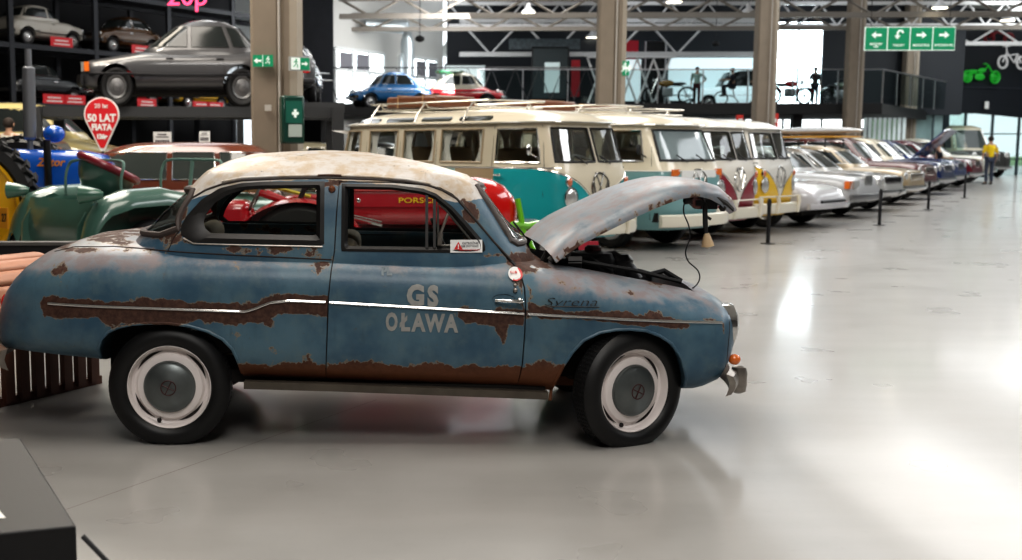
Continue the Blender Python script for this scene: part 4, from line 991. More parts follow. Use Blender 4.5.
tb = thing('roof_canoe', 'long silver canoe carried upside down above the silver saloon', 'canoe', (7.45, 28.45, 1.90), RZ)
MB().ball((0, 0, 0), 1.0, 12, (1.15, .34, .10)).build('hull', paint('silver_box', (.5, .5, .5)), tb)
kb = MB().tube([(-1.15, 0, -.01), (1.15, 0, -.01)], .02, 6).build('keel', steel, tb)
sbd = MB().ball((0, 0, 0), 1.0, 12, (1.25, .30, .045)).build('surfboard', paint('amber_board', (.65, .32, .03)), None); sbd.location = (7.35, 28.4, 1.75); sbd.rotation_euler = (0, 0, R(RZ)); tag(sbd, 'amber surfboard on the roof of the silver saloon, under the canoe', 'surfboard')
rk = thing('roof_rack', 'black roof bars on the silver saloon holding board and canoe', 'rack', (7.4, 28.4, 1.505), RZ)
for x in (-.6, .5): MB().tube([(x, -.6, 0), (x, -.58, .19), (x, .58, .19), (x, .6, 0)], .02, 6).build('bar', black, rk)
# ================================================================== left side: tractors, green tourer, rack of small cars
# --- red tractor behind the blue saloon
redp = paint('tractor_red', (.42, .012, .022), .22); greenp = paint('tourer_green', (.055, .125, .10), .3)
rt = thing('red_tractor', 'glossy red tractor with rounded nose seen through the saloon windows', 'tractor', (-1.35, 11.1, 0))
def rr_ring(x, y0, y1, z0, z1, r, N=24):
    out = []; cy, cz_, hy, hz = (y0 + y1) / 2, (z0 + z1) / 2, (y1 - y0) / 2, (z1 - z0) / 2
    for k in range(N):
        t = 2 * PI * (k + .5) / N; out.append((x, cy + hy * sgn(math.cos(t)) * abs(math.cos(t)) ** (2 / r), cz_ + hz * sgn(math.sin(t)) * abs(math.sin(t)) ** (2 / r)))
    return out
hd_ = MB().rings([rr_ring(x, -w, w, z0, z1, 4) for x, w, z0, z1 in ((-.30, .27, .74, 1.17), (-.1, .27, .74, 1.17), (.5, .27, .74, 1.165), (.9, .27, .73, 1.16))]).build('bonnet', redp, rt)
MB().rings([rr_ring(x, -w, w, z0, z1, 3) for x, w, z0, z1 in ((.86, .31, .66, 1.19), (1.0, .33, .62, 1.20), (1.15, .32, .60, 1.18), (1.27, .28, .62, 1.12), (1.36, .20, .68, 1.02), (1.40, .08, .76, .92))]).build('nose', paint('nose_red', (.55, .012, .01), .15), rt)
pn = MB(); pn.rings([[(x, -.285, z) for x, z in P_] for P_ in ([(-.22, .93), (-.22, 1.06), (.88, 1.06), (.88, .93)],)], cap=False)
lp_ = [(-.12 + .06 * math.cos(R(a)), .985 + .06 * math.sin(R(a))) for a in range(90, 271, 20)] + [(.86, .925), (.86, 1.045)]
MB().prism(lp_, -.292, -.27).build('side_panel', redp, rt)
MB().prism([(-.25, 1.075), (.62, 1.075), (.62, 1.125), (-.25, 1.125)], -.29, -.26).build('side_rib', M('rib_highlight', (.55, .10, .10), .3), rt)
MB().ball((-.12, -.295, .985), .022, 8, (1, .3, 1)).build('bolt', chrome, rt)
me = text_mesh('PORSCHE-DIESEL', .070, ext=.003, bold=.001, sx=1.45); me.transform(Matrix.Translation((.64, -.297, .985)) @ UP); link('lettering', me, M('letter_yellow', (.85, .55, .02), .4), rt, smooth=False)
bd_ = MB().rings([rr_ring(x, -w, w, z0, z1, 4) for x, w, z0, z1 in ((-1.1, .20, .42, .80), (-.3, .20, .42, .78), (.5, .16, .42, .75), (1.2, .15, .45, .72))]).build('gearbox', paint('gearbox_red', (.06, .006, .008), .5), rt)
for sy in (-1, 1):   # rear mudguards, open arcs
    yb = sy * .55
    MB().grid(lambda u, v: Vector((-.66 + .64 * math.cos(R(lerp(172, 12, u))), yb + sy * (v - .5) * .34, .50 + .52 * math.sin(R(lerp(172, 12, u))) - .03 * (2 * v - 1) ** 2)), 24, 5).build('mudguard', redp, rt)
    MB().prism([(-.66 + .64 * math.cos(R(a)), .50 + .50 * math.sin(R(a))) for a in range(40, 175, 12)] + [(-1.1, .6), (-.6, .78), (-.3, .74)], yb - sy * .16, yb - sy * .14).build('mudguard_side', redp, rt)
    add_wheel(rt, -.66, sy * .55, .49, .30, M('tractor_rim_dark', (.12, .01, .015), .5), M('tractor_rim_dark', (.12, .01, .015), .5), rimr=.5)
    add_wheel(rt, 1.0, sy * .50, .34, .15, redp, redp, rimr=.6)
MB().tube([(-.98, -.38, 1.06), (-.42, -.34, .82), (-.1, -.3, .70)], .035, 8).build('brace', redp, rt)
MB().grid(lambda u, v: Vector((-1.75 + .55 * u, -.35 + .5 * v, .70 + .28 * u * (1 - u) * 2 + .32 * (1 - u) ** 3)), 10, 6).build('seat', redp, rt)
Ts = Matrix.Translation((-1.03, -.5, 1.07)) @ Matrix.Rotation(R(-62), 4, 'Y')
sw_ = MB().tube([Ts @ Vector((.19 * math.cos(R(t)), .19 * math.sin(R(t)), 0)) for t in range(0, 360, 15)], .013, 6, True)
for t in (0, 120, 240): sw_.tube([Ts @ Vector((0, 0, 0)), Ts @ Vector((.19 * math.cos(R(t)), .19 * math.sin(R(t)), 0))], .008, 5)
sw_.build('steering_wheel', M('wheel_grey', (.10, .10, .095), .4), rt)
MB().tube([(-1.03, -.5, 1.07), (-.35, -.45, .84)], .032, 8).build('steering_column', redp, rt)
lv = MB(); lv.tube([(-.60, -.45, 1.14), (-.66, -.45, 1.0)], .024, 8); lv.build('lever_grip', black, rt)
lv = MB(); lv.tube([(-.66, -.45, 1.0), (-.62, -.45, .95), (.10, -.42, .76)], .014, 6); lv.tube([(-.66, -.42, 1.0), (-.5, -.42, .93), (.10, -.39, .79)], .010, 6); lv.build('lever', chrome, rt)
MB().tube([(-.82, .1, 1.1), (-.80, .1, 1.26)], .02, 8).build('fuel_cap', redp, rt)
ey = MB().tube([(-1.2, .2, 1.12), (-.9, .25, 1.08), (-.6, .3, 1.0)], .02, 6).build('yellow_lever', M('lever_yellow', (.6, .5, .05), .4), rt)
bev(MB().box((-1.52, -.62, .62), (-1.10, -.20, 1.00)).build('tool_box', redp, rt), .09, 4)
# green tractor bonnet beyond it
gt = thing('green_tractor', 'green tractor with rounded bonnet standing behind the red tractor', 'tractor', (-1.2, 14.0, 0), 180)
MB().rings([rr_ring(x, -w, w, z0, z1, 3.2) for x, w, z0, z1 in ((-.5, .33, .7, 1.24), (0, .34, .7, 1.25), (.4, .34, .68, 1.24), (.6, .30, .70, 1.18), (.68, .15, .8, 1.05))]).build('bonnet', paint('tractor_green', (.05, .15, .12), .25), gt)
for sy in (-1, 1): add_wheel(gt, .25, sy * .5, .36, .15, greenp, greenp); add_wheel(gt, -.7, sy * .55, .50, .25, greenp, greenp)
MB().box((-.9, -.2, .45), (.4, .2, .8)).build('gearbox', greenp, gt)
# --- lime green hand plough / frame by the tractor's nose
lg = thing('lime_green_frame', 'small lime green tubular frame beside the red tractor nose', 'frame', (.16, 10.9, 0))
lime = paint('lime_green', (.16, .50, .02), .3)
MB().tube([(.0, 0, 0), (-.02, 0, .45), (-.06, 0, .80), (-.10, 0, 1.0)], .028, 8).build('stem', lime, lg)
MB().tube([(-.18, 0, .76), (.0, 0, .74), (.10, 0, .76), (.19, 0, .73), (.20, 0, .69)], .035, 8).build('handlebar', lime, lg)
MB().tube([(-.05, 0, .72), (.02, 0, .60), (.16, 0, .30), (.22, 0, 0)], .022, 8).build('strut', lime, lg)
mp_ = thing('maroon_trailer', 'low maroon trailer bed beside the lime green frame', 'trailer', (.22, 12.0, 0))
bev(MB().box((-.5, -.4, .58), (.12, .4, .72)).build('bed', paint('trailer_maroon', (.14, .008, .02), .35), mp_), .03)
for x in (-.38, .0):
    for y in (-.3, .3): add_wheel(mp_, x, y, .18, .12)
MB().box((-.45, -.25, .25), (.05, .25, .59)).build('chassis', blk_in, mp_)
ip = thing('striped_info_card', 'small card with red, green and white stripes on a black stand', 'sign', (.72, 10.6, 0))
MB().box((-.09, -.01, .38), (.09, .01, .62)).build('card', M('card_red', (.35, .02, .04), .5), ip)
MB().box((-.075, -.016, .41), (.075, -.011, .47)).build('green_band', M('card_green', (.02, .16, .08), .5), ip); MB().box((-.075, -.016, .50), (.075, -.011, .515)).build('white_band', white_m, ip)
MB().tube([(0, 0, 0), (0, 0, .38)], .012, 6).build('post', black, ip); MB().cbox((0, 0, .008), (.2, .2, .016)).build('base', black, ip)

# --- green open tourer
tg = thing('green_open_tourer', 'dark green open vintage tourer with bullet headlamps and tube frame', 'car', (-3.70, 12.79, 0), 226)
bz = [(-1.5, .55, .45, .80), (-1.3, .64, .42, .92), (-.6, .72, .40, .98), (.3, .74, .42, .98), (.8, .66, .45, .98), (1.2, .55, .50, .92), (1.42, .45, .55, .80)]
MB().rings([rr_ring(x, -w, w, z0, z1, 3.5) for x, w, z0, z1 in bz]).build('body', greenp, tg)
for sy in (-1, 1):
    yb = sy * .78
    def fen(u, v):
        x = lerp(-.1, 1.60, u); zt = interp([(-.1, .55), (.1, .82), (.35, 1.0), (.75, 1.085), (1.15, 1.07), (1.4, .99), (1.53, .82), (1.60, .58)], x); w = interp([(-.1, .10), (.5, .20), (1.2, .22), (1.6, .12)], x)
        return Vector((x, yb + w * math.sin((v - .5) * PI), zt - .18 * (1 - math.cos((v - .5) * PI))))
    f = MB().grid(fen, 30, 14).build('front_wing', greenp, tg); q = f.modifiers.new('s', 'SOLIDIFY'); q.thickness = .02; bake(f); smooth_on(f, 50)
    MB().prism([(.95, .42), (1.58, .42), (1.56, .70), (1.42, .92), (1.2, 1.0), (1.0, .90)], yb - sy * .20, yb - sy * .17).build('wing_apron', greenp, tg)
    f = MB().grid(lambda u, v: Vector((-1.25 + .62 * math.cos(R(lerp(180, 5, u))), yb + .18 * math.sin((v - .5) * PI), .46 + .52 * math.sin(R(lerp(180, 5, u))) - .2 * (1 - math.cos((v - .5) * PI)))), 24, 10).build('rear_wing', greenp, tg); q = f.modifiers.new('s', 'SOLIDIFY'); q.thickness = .02; bake(f); smooth_on(f, 50)
    hl0 = MB().lathe([(.02, -.22), (.05, -.17), (.075, -.08), (.088, 0), (.092, .015)], 20, Matrix.Translation((1.60, yb, 1.03)) @ Matrix.Rotation(R(-48), 4, 'Z') @ Matrix.Rotation(R(90), 4, 'Y'), cap=False).build('headlamp', paint('lamp_green', (.05, .14, .10), .25), tg)
    MB().lathe([(.09, .01), (.06, .03), (.001, .04)], 20, Matrix.Translation((1.60, yb, 1.03)) @ Matrix.Rotation(R(-48), 4, 'Z') @ Matrix.Rotation(R(90), 4, 'Y'), cap=False).build('lens', lamp_glass, hl0)
    MB().tube([(1.45, yb, .95), (1.48, yb, 1.03)], .02, 6).build('lamp_stalk', greenp, tg)
    add_wheel(tg, .80, yb, .38, .14, steel, chrome, rimr=.68); add_wheel(tg, -1.25, yb, .38, .14, steel, chrome, rimr=.68)
f = MB().grid(lambda u, v: Vector((1.42 + .08 * math.sin(u * PI), lerp(-.66, .66, v), lerp(.38, .96, u))), 8, 6).build('front_panel', greenp, tg)
# raised clamshell lid, red inside edge
LM = (Matrix.Translation((-3.70, 12.79, 0)) @ Matrix.Rotation(R(226), 4, 'Z')).inverted() @ Matrix.Translation((-4.36, 12.2, 1.14)) @ Matrix.Rotation(R(24), 4, 'Y') @ Matrix.Rotation(R(-9), 4, 'X') @ Matrix.Diagonal((.50, .85, 1.15, 1))
lid = MB().grid(lambda u, v: LM @ Vector((.62 * math.cos(2 * PI * v) * math.sin(u * PI / 2), .46 * math.sin(2 * PI * v) * math.sin(u * PI / 2), .12 - .30 * math.cos(u * PI / 2))), 10, 36).build('raised_lid', greenp, tg)
MB().tube([LM @ Vector((.62 * math.cos(R(a)), .46 * math.sin(R(a)), .12)) for a in range(0, 360, 10)], .045, 10, True).build('lid_rim', paint('lid_red', (.20, .008, .022), .4), lid)
MB().add([tuple(LM @ Vector((.60 * math.cos(R(a)), .44 * math.sin(R(a)), .12))) for a in range(0, 360, 15)], [tuple(range(24))]).build('lid_lining', MATS['lid_red'], lid)
tubeg = M('tube_green', (.11, .20, .17), .35)
for x0, nm in ((1.05, 'tube_frame'), (-.15, 'tube_frame')):
    t = MB().tube(smooth_path([(x0, -.58, .98), (x0, -.58, 1.16), (x0 - .04, -.57, 1.30), (x0 - .06, -.45, 1.345), (x0 - .06, 0, 1.35), (x0 - .06, .45, 1.345), (x0 - .04, .57, 1.30), (x0, .58, 1.16), (x0, .58, .98)], 4), .016, 8).build(nm, tubeg, tg)
    MB().tube([(x0 - .05, 0, 1.34), (x0, 0, .97)], .022, 8).build('frame_stay', tubeg, t)
wd_ = M('slat_oak', (.22, .11, .045), .5, var=.3, scale=15)
for k in range(3): MB().box((.55 + .13 * k - .05, -.52, .99), (.55 + .13 * k + .05, .52, 1.03)).build('bench_slat', wd_, tg)
for k in range(3): MB().box((-.75 + .13 * k - .05, -.55, .99), (-.75 + .13 * k + .05, .55, 1.03)).build('bench_slat', wd_, tg)
pl = MB().box((1.62, -1.10, .62), (1.64, -.78, .84)).build('number_plate', M('plate_amber', (.62, .26, .01), .5), tg)
me = text_mesh('ZK 27', .12, ext=.001, bold=.002); me.transform(Matrix.Translation((1.645, -.94, .73)) @ Matrix.Rotation(PI / 2, 4, 'Z') @ UP); link('plate_text', me, black, pl, smooth=False)
# low black steel rail and the amber crate under the tourer
br = thing('black_steel_rail', 'low black steel rail with grey top running behind the saloon boot', 'barrier', (-4.3, 9.0, 0))
MB().box((-2.5, -.05, .58), (1.7, .05, .72)).build('rail', blackpaint, br); MB().box((-2.5, -.07, .72), (1.7, .07, .745)).build('rail_cap', M('rail_grey', (.09, .085, .08), .5), br)
for x in (-2.2, -.4, 1.4): MB().box((x - .04, -.04, 0), (x + .04, .04, .58)).build('rail_post', blackpaint, br)
# --- slatted bench with curved pinkish planks
bn = thing('slatted_bench', 'wooden bench with curved pinkish planks over dark brown upright slats', 'bench', (-2.88, 6.48, 0), 64)
pk = M('pink_plank', (.50, .235, .14), .5, var=.25, scale=4); sl = M('brown_slat', (.11, .042, .025), .6, var=.3, scale=8)
for k in range(6):
    a = R(8 + 26 * k * .75); 
    MB().grid(lambda u, v: Vector((lerp(-1.3, .50, u), -.03 + .30 * (1 - math.cos(R(k * 18 + 15.5 * v))) , .50 + .34 * math.sin(R(k * 18 + 15.5 * v)))), 2, 3).build('seat_plank', pk, bn)
for k in range(18): MB().box((-1.25 + .112 * k, -.02, .02), (-1.25 + .112 * k + .066, .02, .42)).build('upright_slat', sl, bn)
MB().box((-1.3, -.015, .40), (.76, .30, .44)).build('seat_rail', sl, bn); MB().box((-1.3, .0, .0), (.76, .05, .05)).build('base_rail', sl, bn)
for o in bn.children:
    if o.name.startswith('seat_plank'): q = o.modifiers.new('s', 'SOLIDIFY'); q.thickness = .03; bake(o)
# --- black plinth in the foreground
ph = thing('display_plinth', 'black flat-topped display plinth with a white label', 'plinth', (-1.18, 3.03, 0))
plm = M('plinth_black', (.008, .008, .009), .5, var=.3, scale=5)
b_ = MB().prism([(.01, 0), (-.43, .95), (-1.7, .97), (-1.7, -.56)], 0, .452, 'z').build('box', plm, ph); bev(b_, .006)
MB().add([(-.36, .02, .454), (-.20, .06, .454), (-.275, .185, .454), (-.42, .16, .454)], [(0, 1, 2, 3)]).build('label_card', white_m, ph)
pc = thing('power_cable', 'thin black cable running from the plinth side to the floor', 'cable', (-1.19, 3.06, 0))
MB().tube([(.02, .02, .405), (.09, .0, .34), (.16, -.02, .26), (.26, -.06, .12), (.34, -.10, .012), (.5, -.2, .008)], .007, 6).build('cord', black, pc)

# --- blue tractor, its yellow wheel and exhaust pipe
bt = thing('blue_tractor', 'bright blue tractor with yellow rear wheel and tall grey exhaust pipe', 'tractor', (-5.80, 13.7, .07))
blp = paint('tractor_blue', (.008, .10, .48), .25)
MB().rings([rr_ring(x, -w, w, z0, z1, 4) for x, w, z0, z1 in ((-.2, .30, .70, 1.40), (.0, .31, .70, 1.40), (.75, .30, .70, 1.38), (.98, .29, .72, 1.33), (1.05, .25, .76, 1.24))]).build('bonnet', blp, bt)
me = text_mesh('Zetor', .13, ext=.003, bold=.003, shear=.3); me.transform(Matrix.Translation((.42, -.318, 1.24)) @ UP); link('lettering', me, M('letter_orange', (.75, .28, .02), .4), bt, smooth=False)
MB().box((-.9, -.2, .40), (.9, .2, .78)).build('gearbox', M('engine_grey', (.05, .05, .052), .6), bt)
yl = paint('wheel_yellow', (.75, .42, .01), .35)
def big_wheel(P_, x, y, r, w, mat, lugs=28):
    sy = -1 if y < 0 else 1; T = Matrix.Translation((x, y, r)) @ (Matrix.Identity(4) if sy < 0 else Matrix.Rotation(PI, 4, 'Z'))
    t = MB(); lathe_y(t, [(r * .73, w * .3), (r * .80, w * .5), (r * .93, w * .45), (r * .95, w * .3), (r * .95, -w * .3), (r * .9, -w * .5), (r * .7, -w * .4)], 48, T)
    for k in range(lugs):
        a = 2 * PI * k / lugs
        for s_ in (-1, 1): t.cbox((0, 0, 0), (.05, w * .5, .06), T @ Matrix.Rotation(a + s_ * .05, 4, 'Y') @ Matrix.Translation((r * .97, s_ * w * .24, 0)) @ Matrix.Rotation(s_ * .5, 4, 'X'))
    o = t.build('wheel', tyre_m, P_, smooth=False)
    q = MB(); lathe_y(q, [(r * .74, w * .30), (r * .75, w * .46), (r * .71, w * .46), (r * .66, w * .25), (r * .42, w * .10), (r * .25, w * .16), (r * .01, w * .17)], 36, T); q.build('rim', mat, o)
for sy in (-1, 1): big_wheel(bt, -.30, sy * .95, .78, .30, yl); 
for sy in (-1, 1): add_wheel(bt, .80, sy * .6, .38, .16, yl, yl)
MB().tube([(.13, -.1, 1.38), (.13, -.1, 1.50)], .035, 10).build('exhaust_base', M('pipe_grey', (.20, .21, .23), .4, .5), bt)
MB().tube([(.13, -.1, 1.50), (.13, -.1, 1.53), (.14, -.1, 2.33), (.14, -.1, 2.35)], [.05, .075, .075, .05], 16).build('exhaust_muffler', MATS['pipe_grey'], bt)
MB().tube([(.14, -.1, 2.32), (.14, -.1, 2.55)], .042, 12).build('exhaust_tip', MATS['pipe_grey'], bt)
MB().ball((.40, -.05, 1.57), .13, 10, (1, 1, .8)).build('air_filter_bowl', blp, bt); MB().tube([(.40, -.05, .5), (.40, -.35, .8), (.40, -.36, 1.50)], .045, 10).build('air_filter_pipe', blackpaint, bt)
# --- brown estate car behind the tourer
be = saloon(paint('russet_brown', (.13, .030, .012)), 4.3, 1.65, 1.47, .95, .88, .92, est=True, glass=M('side_glass_lit', (.05, .06, .055), .05, coat=1), strip=.6)
make_car('estate_car', 'russet brown estate car with roof slightly below the white notice', 'car', (-5.25, 16.1, 0), 180, be).scale = (1, 1, 1.06)
def notice(label, loc, w=.42, h=.34, post=1.0, lines=True):
    o = thing('notice_board', label, 'sign', loc)
    MB().box((-w / 2, -.01, post), (w / 2, .01, post + h)).build('board', white_m, o)
    MB().tube([(0, 0, 0), (0, 0, post)], .012, 6).build('post', steel, o); MB().cbox((0, 0, .01), (.25, .25, .02)).build('base', steel, o)
    g = MB()
    for i in range(6): g.box((-w * .40 + i * w * .135, -.014, post + h * .12), (-w * .40 + i * w * .135 + w * .10, -.011, post + h * .45))
    g.box((-w * .35, -.014, post + h * .62), (w * .35, -.011, post + h * .68)); g.box((-w * .25, -.014, post + h * .78), (w * .25, -.011, post + h * .86))
    g.build('print', M('notice_print', (.06, .05, .06), .6), o); return o
notice('large white notice with a row of dark marks behind the brown estate', (-5.25, 17.4, 0), .27, .22, 1.50)
notice('small white notice between the cream estate and dark saloon', (-5.2, 19.6, 0), .18, .18, 1.58)
notice('small white notice close to the concrete column', (-4.05, 19.0, 0), .15, .22, 1.50)
make_car('estate_car', 'cream estate car parked behind the white notice', 'car', (-5.4, 24.4, 0), 180, saloon(paint('estate_cream', (.42, .38, .27)), 4.0, 1.6, 1.62, 1.0, .9, .95, est=True))
make_car('classic_car', 'black rounded saloon parked behind the brown estate', 'car', (-3.4, 26.9, 0), 172, saloon(paint('gloss_black', (.012, .012, .013)), 4.2, 1.65, 1.62, 1.0, .98, .98, round=.7))
# --- cream forward van on a podium, people in front
MB().box((-12.5, -2.4, 0), (6.2, 2.6, .34)).build('podium', blackpaint, None)
pdm = bpy.data.objects['podium']; pdm.location = (-9.0, 22.2, 0); pdm.scale = (.30, 1, 1); tag(pdm, 'low dark podium under the pale yellow van', 'podium')
vn = saloon(paint('pale_yellow', (.62, .52, .24)), 4.7, 1.8, 2.0, 1.40, 1.12, 1.4, est=True, hz=.8, grille=(.6, .2, .8), r=.36, round=.6, strip=.8)
o = make_car('delivery_van', 'pale yellow rounded van standing on the dark podium', 'van', (-9.35, 22.4, .34), 0, vn)
# black motorcycle shapes on the podium edge
def motorcycle(name, label, loc, rz, col, s=1.0, group=None):
    T = thing(name, label, 'motorcycle', loc, rz, group); T.scale = (s, s, s)
    for x in (-.65, .65):
        t = MB(); lathe_y(t, [(.26, .03), (.30, .05), (.33, .03), (.33, -.03), (.30, -.05), (.26, -.03), (.26, .03)], 28, Matrix.Translation((x, 0, .33))); w_ = t.build('wheel', tyre_m, T)
        q = MB()
        for k in range(8): q.tube([(x, 0, .33), (x + .27 * math.cos(PI * k / 4), 0, .33 + .27 * math.sin(PI * k / 4))], .006, 4)
        q.lathe([(.05, -.04), (.05, .04)], 10, Matrix.Translation((x, 0, .33)) @ Matrix.Rotation(PI / 2, 4, 'X')); q.build('spokes', steel, w_)
        f = MB().grid(lambda u, v: Vector((x + .37 * math.cos(R(lerp(20, 160, u))), (v - .5) * .16, .33 + .37 * math.sin(R(lerp(20, 160, u))))), 12, 3).build('mudguard', col, T)
    MB().ball((.08, 0, .78), 1, 8, (.28, .14, .13)).build('fuel_tank', col, T)
    bev(MB().box((-.15, -.13, .30), (.22, .13, .62)).build('engine', steel, T), .04)
    MB().ball((-.35, 0, .76), 1, 8, (.28, .13, .06)).build('saddle', black, T)
    MB().tube([(-.65, 0, .33), (-.1, 0, .35), (.3, 0, .42), (.45, 0, .85), (-.1, 0, .70), (-.5, 0, .68), (-.65, 0, .33)], .02, 6).build('frame', black, T)
    MB().tube([(.65, .06, .33), (.42, .06, .95)], .02, 6).build('fork', chrome, T); MB().tube([(.65, -.06, .33), (.42, -.06, .95)], .02, 6).build('fork', chrome, T)
    MB().tube([(.28, -.34, 1.02), (.36, -.2, 1.06), (.42, 0, .98), (.36, .2, 1.06), (.28, .34, 1.02)], .015, 6).build('handlebar', chrome, T)
    lamp_at(T, (.56, 0, .86), .08); return T
motorcycle('motorcycle', 'dark motorcycle standing in front of the heart-shaped red sign', (-6.6, 17.6, 0), 200, blackpaint, 1.35)

# --- grey hatchback saloon up on a lift platform
gy = paint('graphite_grey', (.05, .05, .054), .38, .1)
gs = saloon(gy, 3.96, 1.66, 1.42, .90, .80, .96, r=.33, face='square', hz=.62, grille=(.7, .12, .62), bump=blackpaint, gmat=blackpaint, strip=.50, smat=blackpaint, sr=.022, wtrim=M('frame_black', (.02, .02, .02), .4), hmat=blackpaint, bz=.42, bh=.09, rim=M('rim_silver', (.20, .20, .205), .45, .5), cap=M('rim_silver', (.20, .20, .205), .45, .5), tz=.72)
gs['wheels'] = (-1.10, 1.28, .31)
gs['cf'] = [(.80, .86), (.90, .80), (1.28, .20), (1.37, .0), (1.41, -.2), (1.42, -.4)]; gs['gz'] = (.94, 1.29)
gs['wins'] = [[(-.06, .95), (.62, .95), (.10, 1.29), (-.06, 1.29)], [(-.86, .95), (-.14, .95), (-.14, 1.29), (-.72, 1.29)], [(-1.28, .96), (-.94, .96), (-.80, 1.28), (-.98, 1.25)]]
gs['cr'] = [(.80, -1.55), (.90, -1.48), (1.28, -1.08), (1.37, -.85), (1.41, -.6), (1.42, -.3)]
gc = make_car('lifted_saloon', 'grey four-door saloon raised on a steel lift platform', 'car', (-5.80, 20.65, 2.13), 188, gs)
gc.scale = (.89, .93, 1.06)
lf = thing('lift_platform', 'dark steel lift platform carrying the grey saloon', 'platform', (-5.7, 20.9, -.05), 5)
lm = M('lift_steel', (.045, .047, .05), .5, .3)
for y in (-.68, .68): MB().box((-2.6, y - .22, 2.0), (2.45, y + .22, 2.18)).build('runway', lm, lf)
for x in (-2.6, 2.5):
    MB().box((x - .07, -1.1, 1.98), (x + .07, 1.1, 2.14)).build('cross_beam', lm, lf)
    for y in (-1.1, 1.1): MB().box((x - .1, y - .08, 0), (x + .1, y + .08, 2.16)).build('lift_post', lm, lf)
# --- heart-shaped red sign with white rim
hp = [(-.42, .28), (-.43, .42), (-.36, .53), (-.22, .58), (-.08, .55), (0, .47), (.10, .55), (.24, .58), (.37, .52), (.43, .42), (.42, .28), (.34, .05), (.20, -.25), (.06, -.48), (0, -.54), (-.06, -.48), (-.20, -.25), (-.34, .05)]
def drop(s): 
    return [(math.sin(R(a)) * .45 * s * (1 if abs(a) < 91 else 1), .20 + math.cos(R(a)) * .44 * s) for a in range(-112, 113, 8)] + [(.05 * s, .20 - .92 * s), (-.05 * s, .20 - .92 * s)]
st_ = thing('red_anniversary_sign', 'red rounded shield sign with white edge reading 50 LAT FIATA', 'sign', (-6.72, 19.0, 1.90))
st_.scale = (.62, 1, .62)
MB().prism(drop(1.04), 0, .03).build('white_edge', white_m, st_); MB().prism(drop(.95), -.012, .0).build('red_face', M('sign_red', (.62, .012, .02), .5), st_)
for tx, z_, s_ in (('50 LAT', .10, .27), ('FIATA', -.14, .22), ('126p', -.38, .16)):
    me = text_mesh(tx, s_, ext=.002, bold=.012, sx=.92); me.transform(Matrix.Translation((0, -.018, z_)) @ UP); link('lettering', me, white_m, st_, smooth=False)
me = text_mesh('20 lat', .16, ext=.002, bold=.002); me.transform(Matrix.Translation((0, -.018, .42)) @ UP); link('lettering', me, white_m, st_, smooth=False)
MB().tube([(0, .03, -3.06), (0, .03, -.6)], .03, 8).build('post', black, st_)

# --- rack of small cars, running away along the hall
rk = thing('display_rack', 'tall dark steel rack of small cars on three levels', 'rack', (-16.3, 36.5, 0), 60.5)
rm = M('rack_steel', (.035, .038, .045), .5, .4)
LEV = (.15, 2.73, 4.55, 6.45)
for k in range(-1, 5):
    for y in (-.95, .95): MB().box((3.42 * k - .09, y - .06, 0), (3.42 * k + .09, y + .06, 8.2)).build('upright', rm, rk)
for z in LEV:
    for y in (-.95, .95): MB().box((-3.42, y - .05, z - .16), (13.68, y + .05, z)).build('beam', rm, rk)
    MB().box((-3.42, -.9, z - .03), (13.68, .9, z)).build('shelf', blackpaint, rk)
def mini(label, mat, k, lev, flip=False, est=False, H=1.33, L=2.95, rim=None):
    a = R(60.5); s_ = 3.42 * k + 1.71
    S = saloon(mat, L, 1.38, H, .85, .80, .86, r=.27, est=est, wtrim=chrome, rim=rim or M('rim_pale', (.4, .4, .4), .3, .5), bump=S_b, strip=.42, smat=blackpaint, sr=.02)
    S['cr'] = [(.75, -L / 2 + .25), (.85, -L / 2 + .3), (H - .14, -L / 2 + .62), (H - .05, -L / 2 + .8), (H, -L / 2 + 1.1)] if not est else S['cr']
    S['cf'] = [(.75, L / 2 - .85), (.85, L / 2 - .88), (H - .14, L / 2 - 1.22), (H - .05, L / 2 - 1.35), (H, L / 2 - 1.5)]
    S['wins'] = [[(.0, .91), (L / 2 - .98, .91), (L / 2 - 1.24, H - .13), (.0, H - .13)], [(-L / 2 + .48, .91), (-.07, .91), (-.07, H - .13), (-L / 2 + .68, H - .13)]]
    S['wheels'] = (-L / 2 + .58, L / 2 - .55, .27); S['seams'] = (-.03,); S['handles'] = (.05,)
    return make_car('small_rack_car', label, 'car', (-16.3 + s_ * math.cos(a), 36.5 + s_ * math.sin(a), LEV[lev]), 60.5 + (180 if flip else 0), S, 'small cars on the display rack')
S_b = M('bumper_grey', (.06, .06, .06), .5)
mini('white small hatchback on the middle shelf above the black one', paint('mini_white', (.5, .48, .43)), 0, 2)
mini('black small hatchback on the lower rack shelf under the white one', paint('mini_black', (.012, .014, .016)), 0, 1)
mini('brown small saloon on the middle shelf, facing the aisle', paint('mini_brown', (.10, .05, .022)), 1, 2, True)
mini('red small hatchback on the ground shelf of the rack', paint('mini_red', (.35, .01, .01)), 1, 1, True)
mini('yellow small hatchback on the lower rack shelf behind the lifted saloon', paint('mini_yellow', (.62, .38, .02)), 2, 1)
mini('lime yellow small car on the middle shelf behind the lifted saloon', paint('mini_lime', (.35, .38, .03)), 2, 2, True)
mini('dark green small hatchback on the bottom shelf of the rack', paint('mini_green', (.02, .08, .04)), 0, 0)
